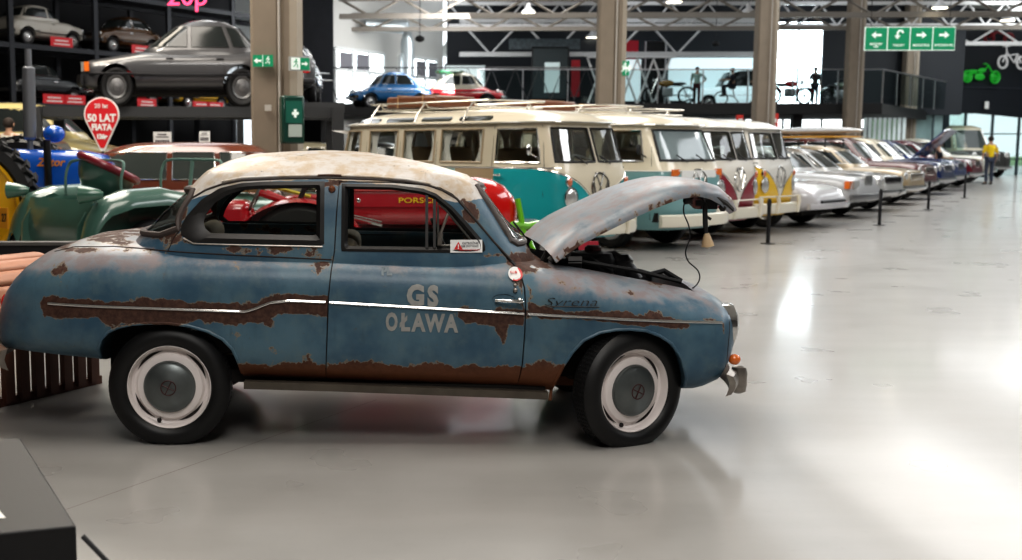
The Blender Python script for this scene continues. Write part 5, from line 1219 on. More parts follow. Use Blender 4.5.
for i, (k, lev, off) in enumerate(((0, 2, .1), (0, 1, -.25), (0, 1, .55), (1, 2, .0), (1, 1, .2), (2, 1, .1), (2, 1, -.6))):
    a = R(60.5); s_ = 3.42 * k + 1.71 + off
    p = MB().box((-.45, -.012, 0), (.45, .012, .32)).build('red_name_plate', red_plate, None); p.location = (-16.3 + s_ * math.cos(a) + 1.03 * math.sin(a), 36.5 + s_ * math.sin(a) - 1.03 * math.cos(a), LEV[lev] - .02); p.rotation_euler = (0, 0, R(60.5))
    tag(p, ['red plate under the white hatchback', 'red plate under the black hatchback, behind its rear wheel', 'red plate under the black hatchback, by its front wheel', 'red plate under the brown saloon', 'red plate beneath the lifted saloon nose', 'red plate under the yellow hatchback', 'red plate between the yellow car and its neighbour'][i], 'sign', 'red name plates on the rack')
    for q in range(2):
        t = MB().box((-.32 + .05 * q, -.016, .08 + .11 * q), (.32 - .05 * q, -.012, .12 + .11 * q)).build('print_line', white_m, p)
ns = thing('pink_neon_sign', 'glowing pink neon numerals above the display rack', 'sign', (-8.75, 31.5, 5.35))
for tx, dx in (('20', 0), ('p', .55)):
    me = text_mesh(tx, .75, ext=.02); me.transform(Matrix.Translation((dx - .2, 0, .0)) @ UP); link('numeral', me, M('neon_pink', (.8, .1, .3), .4, emit=(1, .05, .14), es=2.2 if tx == '20' else .5), ns, smooth=False)
MB().box((-1.6, .02, .1), (3.3, .06, 1.0)).build('backing', M('neon_back', (.10, .01, .02), .5), ns)
for sx in (-1.6, 3.2): MB().tube([(sx, .04, 1.0), (sx, .04, 4.4)], .02, 5).build('suspension_wire', black, ns)

make_car('silver_hatchback', 'silver hatchback tail showing past the thick column, on a high shelf', 'car', (-5.0, 25.6, 2.35), 97, saloon(paint('hatch_silver', (.12, .12, .125), .25, .4), 3.9, 1.5, 1.25, .92, .85, .95, est=True, bump=blackpaint))
sh = thing('high_shelf', 'dark high shelf under the silver hatchback behind the thick column', 'shelf', (-5.0, 25.6, 0), 7)
MB().box((-1.1, -2.2, 2.15), (1.1, 2.2, 2.34)).build('deck', lm, sh)
for x in (-1.0, 1.0):
    for y in (-2.1, 2.1): MB().box((x - .06, y - .06, 0), (x + .06, y + .06, 2.15)).build('shelf_post', lm, sh)
S_w = MB().box((-30, 2.6, 0), (14.5, 2.9, 9.3)).build('wall_rack', M('rack_wall_black', (.008, .008, .010), .8), None, False); S_w.location = (-16.3, 36.5, 0); S_w.rotation_euler = (0, 0, R(60.5)); S_w['kind'] = 'structure'
# ================================================================== the hall
def S_(name, mb, mat, smooth=False):
    o = mb.build(name, mat, None, smooth); o['kind'] = 'structure'; return o
def floor_mat():
    m = bpy.data.materials.new('polished_concrete'); m.use_nodes = True; nt = m.node_tree; b = nt.nodes['Principled BSDF']
    tc = nt.nodes.new('ShaderNodeTexCoord'); ob = tc.outputs['Object']
    a = n_noise(nt, ob, .35, 5, .6); c = n_noise(nt, ob, 1.6, 3, .5); d = n_noise(nt, ob, 14, 5, .7)
    mp = nt.nodes.new('ShaderNodeMapping'); mp.inputs['Scale'].default_value = (.5, 2.2, 1); nt.links.new(ob, mp.inputs[0]); e = n_noise(nt, mp.outputs[0], 1.1, 4, .5)
    v = n_math(nt, 'ADD', n_math(nt, 'MULTIPLY', a, .35), n_math(nt, 'ADD', n_math(nt, 'MULTIPLY', c, .3), n_math(nt, 'MULTIPLY', e, .35)))
    col = n_mix(nt, n_step(nt, v, .30, .70), (.29, .28, .265), (.385, .375, .36))
    col = n_mix(nt, n_math(nt, 'MULTIPLY', n_step(nt, d, .55, .9), .3), col, (.20, .18, .165))
    nt.links.new(col, b.inputs['Base Color'])
    nt.links.new(n_math(nt, 'MULTIPLY_ADD', c, .16, .22), b.inputs['Roughness']); pset(b, **{'Specular IOR Level': .35, 'Coat Weight': .30, 'Coat Roughness': .10})
    bp = nt.nodes.new('ShaderNodeBump'); bp.inputs['Strength'].default_value = .05; bp.inputs['Distance'].default_value = .01; nt.links.new(c, bp.inputs['Height']); nt.links.new(bp.outputs[0], b.inputs['Normal'])
    return m
S_('floor', MB().add([(-45, -8, 0), (60, -8, 0), (60, 100, 0), (-45, 100, 0)], [(0, 1, 2, 3)]), floor_mat())
jm = M('floor_joint', (.20, .175, .155), .8)
def joint(a, b, w=.006): 
    m = MB(); a = Vector((*a, .001)); b = Vector((*b, .001)); d = (b - a).normalized(); n = Vector((-d.y, d.x, 0)) * w / 2
    m.add([a - n, b - n, b + n, a + n], [(0, 1, 2, 3)]); S_('trim_1', m, jm)
joint((-4.3, 9.2), (12, 19.0)); joint((-1.95, 4.54), (-.65, 6.65), .004)
# small floor sockets in front of the parked row
for x, y in ((6.35, 20.9), (7.5, 23.1), (8.7, 25.2), (9.7, 27.2), (10.9, 29.6), (12.2, 32.0)):
    o = MB().box((-.22, -.05, 0), (.22, .05, .006)).build('floor_grille', M('grille_dark', (.07, .07, .07), .5), None, False); o.location = (x, y, 0); tag(o, 'short dark grille let into the floor by the row of cars', 'grille', 'floor grilles along the parked row')
con = M('concrete_column', (.235, .195, .15), .75, var=.14, scale=3); con_lit = M('concrete_lit_side', (.34, .30, .245), .75, var=.1, scale=3)  # lighter concrete copy paints the lit side of each column
COLS = [(-3.57, 17.6), (2.33, 28.0), (8.32, 38.6), (14.49, 49.6), (20.29, 59.6)]
for i, (x, y) in enumerate(COLS):
    m = MB().prism([(-.40, -.26), (-.34, -.32), (.06, -.32), (.10, -.26), (.16, -.26), (.20, -.32), (.36, -.32), (.42, -.26), (.42, .3), (-.40, .3)], 0, 9.2, 'z')
    o = S_('trim_%d' % (i + 2), m, con); o.location = (x, y, 0); o.rotation_euler = (0, 0, R(-6 + 2 * i)); o.scale = (.86, .9, 1) if i == 0 else (.78, .78, 1)
    t = MB().box((.30, -.335, 0), (.43, .20, 9.2)); o2 = S_('trim_%d' % (i + 12), t, con_lit); o2.location = (x, y, 0); o2.rotation_euler = (0, 0, R(-6 + 2 * i)); o2.scale = o.scale
    k = MB().tube([(-.01, -.34, 0), (-.01, -.34, 9)], .02, 6); k = k.build('conduit_pipe', M('conduit_grey', (.45, .42, .38), .5), None); k.location = (x + .08, y, 0); tag(k, 'grey conduit pipe running up a concrete column', 'pipe', 'conduits on the columns')
# dark steel column
S_('trim_30', MB().box((22.5, 61.2, 0), (23.05, 61.7, 9.2)), M('navy_column', (.012, .02, .035), .5))
# exit signs and green cabinet on the first column
grn = M('sign_green', (.005, .22, .10), .4, emit=(.005, .30, .13), es=.25); sgw = M('sign_white', (.8, .85, .8), .4, emit=(.8, 1, .9), es=.25)
def arrow(mb, cx, cz_, s, d, y=-.012):   # d=+1 right, -1 left
    P_ = [(-.5, -.12), (.05, -.12), (.05, -.35), (.5, 0), (.05, .35), (.05, .12), (-.5, .12)]
    mb.prism([(cx + d * a * s, cz_ + b * s) for a, b in P_], y - .004, y)
def runner(mb, cx, cz_, s, y=-.012):
    mb.ball((cx + .05 * s, y, cz_ + .38 * s), .09 * s, 6, (1, .1, 1))
    for P_ in ([(0, .25), (.02, 0)], [(0, .25), (.22, .12)], [(0, .25), (-.2, .12)], [(.02, 0), (.18, -.15), (.14, -.38)], [(.02, 0), (-.1, -.2), (-.28, -.28)]): mb.tube([(cx + a * s, y, cz_ + b * s) for a, b in P_], .045 * s, 5)
def exit_sign(label, loc, rz, w, h, d, grp=None):
    T = thing('exit_sign', label, 'sign', loc, rz, grp); MB().box((-w / 2, -.01, -h / 2), (w / 2, .02, h / 2)).build('panel', grn, T)
    a = MB(); arrow(a, d * w * .25, 0, h * .7, d); a.build('arrow', sgw, T); a = MB(); runner(a, -d * w * .25, 0, h * .8); a.build('running_figure', sgw, T)
    MB().box((-.004, -.014, -h / 2), (.004, -.010, h / 2)).build('divider', sgw, T); return T
exit_sign('green exit sign with left arrow on the front of the thick column', (-3.69, 17.22, 2.71), -6, .30, .17, -1)
ex2 = thing('exit_light_box', 'projecting green and white exit light box on the column edge', 'sign', (-3.12, 17.05, 2.66), 25)
MB().box((-.16, -.03, -.10), (.16, .03, .10)).build('housing', M('housing_grey', (.35, .36, .36), .4), ex2); MB().box((-.14, -.036, -.085), (.0, -.031, .085)).build('white_panel', sgw, ex2); MB().box((0, -.036, -.085), (.14, -.031, .085)).build('green_panel', grn, ex2)
a = MB(); arrow(a, .07, 0, .10, 1, -.038); a.build('arrow', sgw, ex2); a = MB(); runner(a, -.07, 0, .15, -.038); a.build('running_figure', grn, ex2)
gb = thing('green_wall_cabinet', 'dark green first-aid cabinet with white panel on the thick column', 'cabinet', (-3.24, 17.06, 1.50), 20)
cbm = paint('cabinet_green', (.004, .05, .034), .35)
bev(MB().box((-.17, -.10, 0), (.17, .10, .70)).build('case', cbm, gb), .03); MB().box((-.12, -.115, .30), (.13, -.10, .62)).build('window_panel', M('cab_mid', (.02, .14, .10), .3), gb)
MB().box((-.08, -.12, .10), (.12, -.10, .28)).build('white_panel', M('cab_white', (.45, .52, .48), .5), gb)
MB().prism([(-.03, .42), (.0, .42), (.0, .38), (.04, .38), (.04, .42), (.07, .42), (.07, .46), (.04, .46), (.04, .50), (0, .50), (0, .46), (-.03, .46)], -.124, -.117).build('cross', sgw, gb)
sn = MB().box((-.05, -.01, 0), (.05, .01, .09)).build('switch_plate', M('switch_grey', (.5, .48, .44), .5), None); sn.location = (-3.62, 17.22, 1.98); sn.rotation_euler = (0, 0, R(-6)); tag(sn, 'small grey switch plate on the thick concrete column', 'switch')
exit_sign('small green exit sign on the edge of the second column', (2.68, 27.70, 3.40), 0, .16, .34, 1)

# roof deck, trusses, lamps
S_('ceiling', MB().add([(-45, -8, 9.3), (60, -8, 9.3), (60, 100, 9.3), (-45, 100, 9.3)], [(3, 2, 1, 0)]), M('roof_deck', (.55, .54, .52), .7, var=.15, scale=.6))
tr = M('truss_grey', (.20, .18, .155), .5); trw = M('truss_white', (.62, .62, .62), .4)
def truss(name, label, y, z0, z1, x0, x1, pitch, mat, r=.08, lean=0.0, grp='roof trusses'):
    T = thing(name, label, 'truss', (0, y, 0), lean, grp)
    for z in (z0, z1): MB().bar((x0, 0, z), (x1, 0, z), r * 2, r * 2).build('chord', mat, T)
    m = MB(); n = int((x1 - x0) / pitch)
    for i in range(n):
        a = x0 + i * pitch; m.tube([(a, 0, z1), (a + pitch / 2, 0, z0), (a + pitch, 0, z1)], r * .6, 5)
    m.build('lattice', mat, T, False); return T
truss('roof_truss', 'brown-grey lattice truss crossing high over the vans', 47, 6.75, 7.45, -7.0, 46, 2.5, tr, .10, -1.5)
truss('roof_truss', 'brown-grey lattice truss directly behind the foremost one', 51, 6.65, 7.25, -7.4, 46, 2.5, tr, .09, -1.5)
truss('white_truss', 'white deep lattice truss over the mezzanine front', 56.5, 6.0, 7.6, -2.6, 12, 3.0, trw, .11, -.5)
truss('white_truss', 'dense white lattice truss between the brown trusses and mezzanine wall', 54, 7.1, 8.1, -3.0, 26, 1.7, trw, .08, -.5)
truss('roof_truss', 'slim lattice truss over the right aisle behind the sign', 60, 6.9, 7.7, 20, 46, 2.6, trw, .10, 2)
truss('roof_truss', 'slim lattice truss over the far glazed wall', 66, 6.5, 7.5, 21, 52, 2.8, tr, .10, 1)
truss('roof_truss', 'high lattice truss just under the roof deck', 42, 7.6, 8.5, -6, 40, 2.4, tr, .09, 0)
for i, (x, y) in enumerate(((-1.2, 38), (.6, 48), (12.8, 38), (16.7, 46), (21.5, 51), (25, 56), (28, 57), (4, 60), (9.6, 48), (6, 44))):
    z = 6.4 + .012 * y
    T = thing('high_bay_lamp', 'round white high-bay lamp hanging under the roof', 'lamp', (x, y, z), 0, 'high-bay lamps')
    MB().lathe([(.30, 0), (.26, .10), (.10, .22), (.06, .4)], 20).build('reflector', M('lamp_shell', (.5, .5, .5), .4), T)
    MB().lathe([(.28, -.012), (.28, .0)], 20).build('diffuser', M('lamp_glow', (1, 1, 1), .4, emit=(1, .92, .72), es=7), T)
    MB().tube([(0, 0, .4), (0, 0, 9.3 - z)], .012, 5).build('cable', black, T)
sp_ = MB(); 
for i, (x, y, z) in enumerate(((-3.2, 40, 5.2), (9, 52, 6.2))):
    T = thing('black_spotlight', ['black spotlight hanging below the truss near the white wall', 'black spotlight hanging over the mezzanine'][i], 'lamp', (x, y, z)); MB().ball((0, 0, 0), .14, 8, (1.2, 1, .8)).build('head', black, T); MB().tube([(0, 0, .1), (0, 0, 9.3 - z)], .015, 5).build('stem', black, T)

# hanging direction sign
hs = thing('direction_sign', 'hanging green direction sign with four white arrows', 'sign', (10.17, 30.0, 4.40), -1)
W_ = 2.30; MB().box((-W_ / 2, 0, -.30), (W_ / 2, .05, .30)).build('panel', sgw, hs)
names = [('MASZYNY\nLEŃ', -1), ('TOALETY', 0), ('MOTOCYKLE', 1), ('WYSTAWA PRL', 1)]
for i, (t, d) in enumerate(names):
    cx = -W_ / 2 + W_ * (i + .5) / 4
    f = MB().box((cx - W_ / 8 + .015, -.006, -.28), (cx + W_ / 8 - .015, .0, .28)).build('green_field', grn, hs)
    m = MB()
    if d: arrow(m, cx, .09, .26, d, -.008)
    else:
        m.tube([(cx + .10, -.012, .14), (cx + .07, -.012, .19), (cx, -.012, .20), (cx - .04, -.012, .15), (cx - .04, -.012, .06)], .028, 6); m.prism([(cx - .12, .08), (cx + .04, .08), (cx - .04, -.02)], -.014, -.008)
    m.build('arrow', sgw, f)
    me = text_mesh(t, .082, ext=.002, bold=.002, sx=.86, lines=.8); me.transform(Matrix.Translation((cx, -.010, -.17)) @ UP); link('lettering', me, sgw, f, smooth=False)
for x in (-1, 1): MB().tube([(x, .02, .3), (x, .02, 4.9)], .008, 5).build('hanger', black, hs)

# walls --------------------------------------------------------------
wallw = M('plaster_white', (.50, .50, .48), .8, var=.08, scale=.5); navy = M('navy_cladding', (.005, .008, .013), .6, var=.3, scale=.5); dark = M('black_cladding', (.008, .008, .009), .6)
bright = M('sky_pane', (.9, .95, .95), .3, emit=(.90, .97, 1.0), es=3.2)
# white window wall running away at the left (local x along the wall)
ww = MB().box((0, 0, 0), (9.2, .3, 9.3)); o = S_('wall_left', ww, wallw); o.location = (-7.75, 49.9, 0); o.rotation_euler = (0, 0, R(60.5))
S_('wall_curtain', MB().box((-10.2, 49.0, 0), (-7.55, 49.4, 9.3)), M('black_curtain', (.008, .009, .012), .9, var=.4, scale=3))
mul = M('window_frame_white', (.6, .62, .62), .5); blind = M('grey_blind', (.16, .16, .18), .7)
for k, (s0, s1) in enumerate(((.15, 3.9), (5.2, 8.5))):
    T = thing('window_%d' % (k + 1), None, None, (-7.75, 49.9, 0), 60.5); T['kind'] = 'structure'
    MB().box((s0, -.05, 3.3), (s1, -.02, 5.75)).build('glass', bright, T)
    n = 3; w_ = (s1 - s0) / n
    for i in range(n + 1): MB().box((s0 + w_ * i - .07, -.12, 3.3), (s0 + w_ * i + .07, -.03, 5.75)).build('mullion', mul, T)
    for z in (3.3, 4.85, 5.75): MB().box((s0, -.12, z - .07), (s1, -.03, z + .07)).build('transom', mul, T)
    for i in range(n):
        if not (k == 0 and i == 2): MB().box((s0 + w_ * i + .25, -.16, 4.92), (s0 + w_ * (i + 1) - .12, -.13, 5.60)).build('blind', blind, T)
dp = MB().tube([(-4.62, 51.5, 3), (-4.62, 51.5, 6.2), (-4.7, 51.8, 6.9), (-6.5, 51.5, 7.0)], .30, 12).build('ventilation_duct', M('duct_zinc', (.45, .50, .52), .3, .7), None); tag(dp, 'shiny zinc ventilation duct between the two bright windows', 'duct')
# back wall with mezzanine
S_('wall_back', MB().box((-3.4, 60, 3.2), (13.4, 60.3, 9.3)).box((15.9, 60, 3.2), (23.2, 60.3, 9.3)).box((13.4, 60, 7.9), (15.9, 60.3, 9.3)).box((13.4, 60, 3.2), (15.9, 60.3, 3.8)), navy)
T = thing('window_3', None, None, (0, 60.1, 0)); T['kind'] = 'structure'
MB().box((13.4, 0, 3.8), (15.9, .05, 7.95)).build('glass', M('sky_pane_hot', (.9, .95, 1), .3, emit=(.85, .95, 1.0), es=7), T)
for x in (13.4, 14.65, 15.9): MB().box((x - .05, -.06, 3.8), (x + .05, -.01, 7.9)).build('mullion', mul, T)
S_('wall_back_lower', MB().box((-8, 60, 0), (18.4, 60.3, 2.55)), dark)
T = thing('window_4', None, None, (0, 60.1, 0)); T['kind'] = 'structure'
MB().box((-3.0, 0, 2.55), (18.4, .05, 3.3)).build('glass', bright, T)
for x in range(0, 19, 2): MB().box((x - .06, -.06, 2.5), (x + .06, -.01, 3.3)).build('mullion', dark, T)
mz = MB().prism([(-8.5, 50.0), (15.9, 50.0), (22.6, 60.0), (-3.4, 60.0)], 3.05, 3.5, 'z'); S_('floor_mezzanine', mz, dark)
for i, x in enumerate((-1, 5.6, 12.5)): S_('trim_%d' % (40 + i), MB().box((x - .2, 50.8, 0), (x + .2, 51.2, 3.1)), dark)
# big black screen under the mezzanine and striped partition
gl = glass_mat('balustrade_glass', (.80, .86, .86), .02)
def balustrade(label, p, q, n, mat=gl):
    p, q = Vector(p), Vector(q); L = (q - p).length; T = thing('glass_balustrade', label, 'railing', (p.x, p.y, 3.5), math.degrees(math.atan2((q - p).y, (q - p).x)), 'mezzanine railings')
    for i in range(n):
        MB().box((L * i / n + .03, -.012, .05), (L * (i + 1) / n - .03, .012, 1.42)).build('glass_panel', mat, T)
        MB().box((L * i / n - .02, -.03, 0), (L * i / n + .02, .03, 1.45)).build('post', steel, T)
    MB().box((0, -.03, 1.42), (L, .03, 1.47)).build('handrail', steel, T)
balustrade('glass balustrade along the front of the mezzanine', (-1.5, 50.05, 0), (15.9, 50.05, 0), 9)
balustrade('glass balustrade on the slanted end of the mezzanine', (15.9, 50.05, 0), (22.4, 59.8, 0), 5)
T = thing('lattice_railing', 'thin dark zigzag railing in front of the bright windows', 'railing', (-8.4, 49.2, 3.5), 0)
m = MB(); n = 12; L = 12.0
for i in range(n): m.tube([(L * i / n, 0, 0), (L * (i + .5) / n, 0, 1.35), (L * (i + 1) / n, 0, 0)], .028, 5)
m.build('zigzag', blackpaint, T, False); MB().tube([(0, 0, 1.36), (L, 0, 1.36)], .03, 6).build('top_rail', blackpaint, T)
# display cases and panels on the mezzanine
def panel(name, label, cat, x0, x1, z0, z1, y, mat, frame=None):
    o = MB().box((x0, y, z0), (x1, y + .08, z1)).build(name, mat, None, False); tag(o, label, cat)
    if frame: MB().tube([(x0, y - .02, z0), (x1, y - .02, z0), (x1, y - .02, z1), (x0, y - .02, z1)], .05, 5, True).build('frame', frame, o)
    return o
pw = M('panel_lit', (.55, .62, .62), .5, emit=(.6, .75, .75), es=.35); pb = M('panel_pale_blue', (.40, .55, .60), .5, emit=(.8, .92, .95), es=.75); pd = M('panel_dark_blue', (.03, .05, .07), .4)
o = panel('glass_case', 'white poster panel with a dark triangle emblem in the mezzanine display', 'poster', -.1 - 3.3 + .2, -1.3, 4.35, 5.5, 55, pw, black)
panel('display_screen', 'pale display panel with a small vehicle picture on the mezzanine', 'poster', .9, 2.6, 3.9, 6.3, 55, M('panel_mid', (.03, .045, .05), .4), black)
panel('small_poster', 'small white poster with a green vehicle picture in the dark display', 'poster', 1.5, 2.2, 4.2, 5.6, 54.9, pw); panel('red_banner', 'narrow red banner beside the pale display panel', 'banner', 2.75, 3.15, 4.0, 5.7, 54.8, M('banner_red', (.35, .01, .02), .6))
panel('wall_lettering_panel', 'dark panel with rows of pale lettering on the mezzanine wall', 'poster', -.2, 3.2, 6.2, 6.7, 56, M('panel_text', (.07, .09, .10), .6, var=.9, scale=6))
panel('lit_wall_poster', 'wide white lit panel behind the people on the mezzanine', 'panel', 7.7, 12.9, 3.9, 6.1, 58, pb, black)
panel('lit_wall_poster', 'narrow white lit panel left of the black doorway on the mezzanine', 'panel', 5.4, 6.4, 3.9, 6.0, 58, pb, black)
panel('doorway_board', 'black doorway panel between the two white lit panels', 'panel', 6.5, 7.5, 3.5, 6.8, 57.5, dark, steel)
panel('red_poster', 'red square panel beside the second concrete column', 'panel', 5.2, 6.1, 5.9, 6.8, 57, M('panel_red', (.5, .01, .03), .5))
o = panel('red_poster', 'red poster with white figures left of the third column', 'poster', 7.92, 8.16, 2.1, 2.75, 41, M('poster_red', (.55, .03, .02), .6)); o = panel('red_poster', 'red poster with white figures right of the third column', 'poster', 9.1, 9.4, 2.1, 2.8, 41, MATS['poster_red'])
for i in range(9):
    x = 17.0 + i * .235
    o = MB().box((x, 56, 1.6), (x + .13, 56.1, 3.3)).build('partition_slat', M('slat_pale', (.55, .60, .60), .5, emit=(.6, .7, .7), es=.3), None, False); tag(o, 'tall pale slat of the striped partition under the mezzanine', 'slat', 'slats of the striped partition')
o = panel('white_banner', 'tall white hanging banner beside the navy steel column', 'banner', 20.9, 22.4, 1.9, 3.75, 60.4, M('banner_white', (.6, .62, .68), .6))
# truss-like display stand of crossed white tubes
T = thing('crossed_tube_display', 'display stand of crossed white tubes behind the mezzanine glass', 'stand', (3.4, 53, 3.5))
m = MB()
for i in range(5): m.tube([(i * .75, 0, 0), (i * .75 + .8, .2, 2.2)], .05, 6)
m.build('tubes_leaning_right', trw, T, False); m = MB()
for i in range(5): m.tube([(i * .75 + .8, 0, 0), (i * .75, .2, 2.2)], .05, 6)
m.build('tubes_leaning_left', trw, T, False); MB().tube([(0, .1, 2.2), (4, .1, 2.2)], .05, 6).build('top_tube', trw, T)
# white camper outline behind the people
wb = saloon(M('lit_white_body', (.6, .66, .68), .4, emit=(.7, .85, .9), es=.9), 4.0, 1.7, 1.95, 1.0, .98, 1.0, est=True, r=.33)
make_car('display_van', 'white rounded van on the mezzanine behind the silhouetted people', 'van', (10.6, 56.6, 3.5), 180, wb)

# right wall: navy cladding above the glazing, running away
T0 = (23.0, 62.5)
WA = 22
rw = MB().prism([(-.6, 3.70), (3, 3.70), (9, 3.35), (14, 3.05), (30, 2.6), (30, 9.3), (-.6, 9.3)], 0, .3); o = S_('wall_right', rw, navy); o.location = (*T0, 0); o.rotation_euler = (0, 0, R(WA))
o = S_('trim_50', MB().box((-.6, -.06, 4.75), (30, -.0, 4.82)), M('cladding_joint', (.02, .025, .035), .5)); o.location = (*T0, 0); o.rotation_euler = (0, 0, R(WA))
T = thing('window_5', None, None, (*T0, 0), WA); T['kind'] = 'structure'
for i in range(-1, 15):
    MB().box((2 * i + .04, .10, 0.05), (2 * i + 1.96, .12, 3.8)).build('glass', glass_mat('clear_glazing', (.88, .95, .93), .04), T)
    MB().box((2 * i - .05, .05, 0), (2 * i + .05, .17, 3.8)).build('mullion', M('mullion_dark', (.05, .07, .08), .5), T)
for z in (1.2, 2.6): MB().box((-3, .05, z - .03), (30, .17, z + .03)).build('transom', M('mullion_dark', (.05, .07, .08), .5), T)
T = thing('window_6', None, None, (18.4, 60.1, 0), 0); T['kind'] = 'structure'
for i in range(3): MB().box((1.7 * i + .04, 0, .05), (1.7 * i + 1.66, .02, 3.3)).build('glass', MATS['clear_glazing'], T); MB().box((1.7 * i - .04, -.04, 0), (1.7 * i + .04, .06, 3.3)).build('mullion', MATS['mullion_dark'], T)
S_('wall_left_near', MB().box((-30.3, -8, 0), (-30, 14, 9.3)), M('left_wall_dark', (.02, .02, .022), .8)); S_('wall_behind', MB().box((-30, -8.3, 0), (8, -8, 9.3)), M('behind_wall', (.10, .095, .09), .8))
S_('ground_outside', MB().add([(10, 76, -.05), (200, 76, -.05), (200, 220, -.05), (10, 220, -.05)], [(0, 1, 2, 3)]), M('lawn', (.18, .30, .12), .9, var=.3, scale=.2))
for i in range(12):
    T = thing('outdoor_tree', 'pale leafy tree outside the far glazed wall', 'tree', (28 + 6 * i, 92 + 9 * (i % 3) + 2 * i, 0), 0, 'trees outside the glazing')
    cr_ = MB(); random.seed(i)
    for k in range(7): cr_.ball((random.uniform(-1.6, 1.6), random.uniform(-1.6, 1.6), random.uniform(2.6, 5)), random.uniform(1.0, 1.6), 6)
    cr_.build('crown', M('outdoor_leaf', (.22, .42, .14), .8, var=.3, scale=2), T); MB().tube([(0, 0, 0), (0, 0, 3)], [.2, .12], 6).build('trunk', M('outdoor_bark', (.1, .07, .05), .9), T)
# green neon motorcycle and white bicycle on the navy wall
def on_wall(px_s, z): return px_s, z
nm = thing('green_motorcycle_sign', 'green outlined chopper motorcycle mounted on the navy wall', 'sign', (25.3, 63.25, 5.35), 22)
nm.scale = (.68, 1, .68)
gm = M('neon_green', (.01, .30, .02), .5, emit=(.01, .45, .03), es=.2)
def ring2(mb, cx, cz_, r, t): mb.tube([(cx + r * math.cos(R(a)), -.1, cz_ + r * math.sin(R(a))) for a in range(0, 360, 20)], t, 6, True)
for cx, r in ((-1.4, .42), (1.55, .45)):
    m = MB(); ring2(m, cx, .45, r, .09); ring2(m, cx, .45, r * .45, .07); m.build('wheel_outline', gm, nm)
m = MB(); m.tube([(-1.4, -.1, .45), (-.9, -.1, .75), (-.2, -.1, .65), (.3, -.1, .9), (.75, -.1, 1.35), (1.55, -.1, .45)], .07, 6); m.build('frame_outline', gm, nm)
m = MB(); m.ball((.1, -.1, .95), 1, 6, (.42, .1, .2)); m.build('tank_outline', gm, nm); m = MB(); m.ball((-.1, -.1, .45), 1, 6, (.55, .1, .30)); m.build('engine_outline', gm, nm); m = MB(); m.ball((-.8, -.1, .88), 1, 6, (.5, .1, .13)); m.build('saddle_outline', gm, nm)
m = MB(); m.tube([(.75, -.1, 1.35), (.45, -.1, 1.5), (.25, -.1, 1.45)], .06, 6); m.build('handlebar_outline', gm, nm)
nb = thing('white_bicycle_sign', 'white outlined bicycle mounted high on the navy wall', 'sign', (27.2, 64.0, 6.15), 22)
nb.scale = (.66, 1, .66)
wm_ = M('outline_white', (.5, .5, .5), .5, emit=(.6, .6, .6), es=.3)
for cx in (-.9, 1.2):
    m = MB(); ring2(m, cx, .5, .5, .08); m.build('wheel_outline', wm_, nb)
m = MB(); m.tube([(-.9, -.1, .5), (-.5, -.1, 1.3), (.4, -.1, .5), (1.2, -.1, .5), (.7, -.1, 1.2), (.4, -.1, .5)], .06, 6); m.tube([(-.65, -.1, 1.0), (.7, -.1, 1.2)], .06, 6); m.tube([(-.5, -.1, 1.3), (-.6, -.1, 1.8)], .05, 6); m.tube([(-.9, -.1, 1.8), (-.3, -.1, 1.82)], .07, 6); m.build('frame_outline', wm_, nb)
sw2 = MB().box((-.14, -.05, 0), (.14, 0, .4)).build('wall_speaker', white_m, None); sw2.location = (25.9, 63.55, 3.95); sw2.rotation_euler = (0, 0, R(22)); tag(sw2, 'small white speaker on the navy wall under the green motorcycle', 'speaker')
rdm = M('red_outline', (.16, .01, .015), .5, emit=(.5, .0, .02), es=.03)
rs_ = thing('red_moped_sign', 'red moped outline half hidden by the roof trusses', 'sign', (26.3, 63.7, 7.45), 22)
rs_.scale = (.8, 1, .7)
for cx in (-.8, 1.0):
    m = MB(); ring2(m, cx, .45, .4, .09); m.build('wheel_outline', rdm, rs_)
m = MB(); m.tube([(-.8, -.1, .5), (-.2, -.1, .9), (.5, -.1, .8), (1.0, -.1, .5)], .09, 6); m.build('frame_outline', rdm, rs_)

# barrier posts
for i, (x, y, l) in enumerate(((4.0, 17.83, 'black barrier post by the pale blue van bumper'), (7.1, 22.14, 'black barrier post in front of the white saloon'), (10.09, 27.84, 'black barrier post in front of the gold saloon'), (13.49, 34.29, 'black barrier post in front of the navy saloon'))):
    T = thing('barrier_post', l, 'post', (x, y, 0), 0, 'barrier posts along the parked row')
    MB().lathe([(.03, 0), (.03, .66), (.022, .70)], 14).build('pole', blackpaint, T); MB().lathe([(.11, 0), (.11, .012), (.03, .02)], 18).build('foot', blackpaint, T); MB().lathe([(.034, .60), (.034, .66)], 14).build('cap', black, T)
# upper-floor small classics
bl6 = saloon(paint('sky_blue', (.02, .14, .34)), 3.2, 1.4, 1.42, .86, .72, .82, r=.27, round=.8, n=3, face='round')
bl6['cr'] = [(.7, -1.35), (.86, -1.25), (1.1, -1.0), (1.3, -.65), (1.38, -.4), (1.42, -.1)]
bl6['cf'] = [(.7, .85), (.86, .75), (1.25, .45), (1.36, .25), (1.42, .0)]; bl6['wins'] = [[(.0, .92), (.55, .92), (.36, 1.26), (.0, 1.26)], [(-.75, .92), (-.07, .92), (-.07, 1.26), (-.5, 1.26)]]; bl6['wheels'] = (-1.0, 1.0, .27)
make_car('small_classic_car', 'sky blue rounded small car on the upper level', 'car', (-4.75, 45.0, 3.0), 200, bl6)
S_('floor_upper', MB().box((-8.8, 43.2, 2.7), (4.0, 48.9, 3.0)), dark)
bl7 = dict(bl6); bl7['mat'] = paint('flag_red', (.45, .01, .02)); bl7['roofmat'] = paint('ivory_door', (.55, .52, .42))
make_car('small_classic_car', 'red and ivory rounded small car on the upper level', 'car', (-1.9, 45.4, 3.0), -12, bl7)
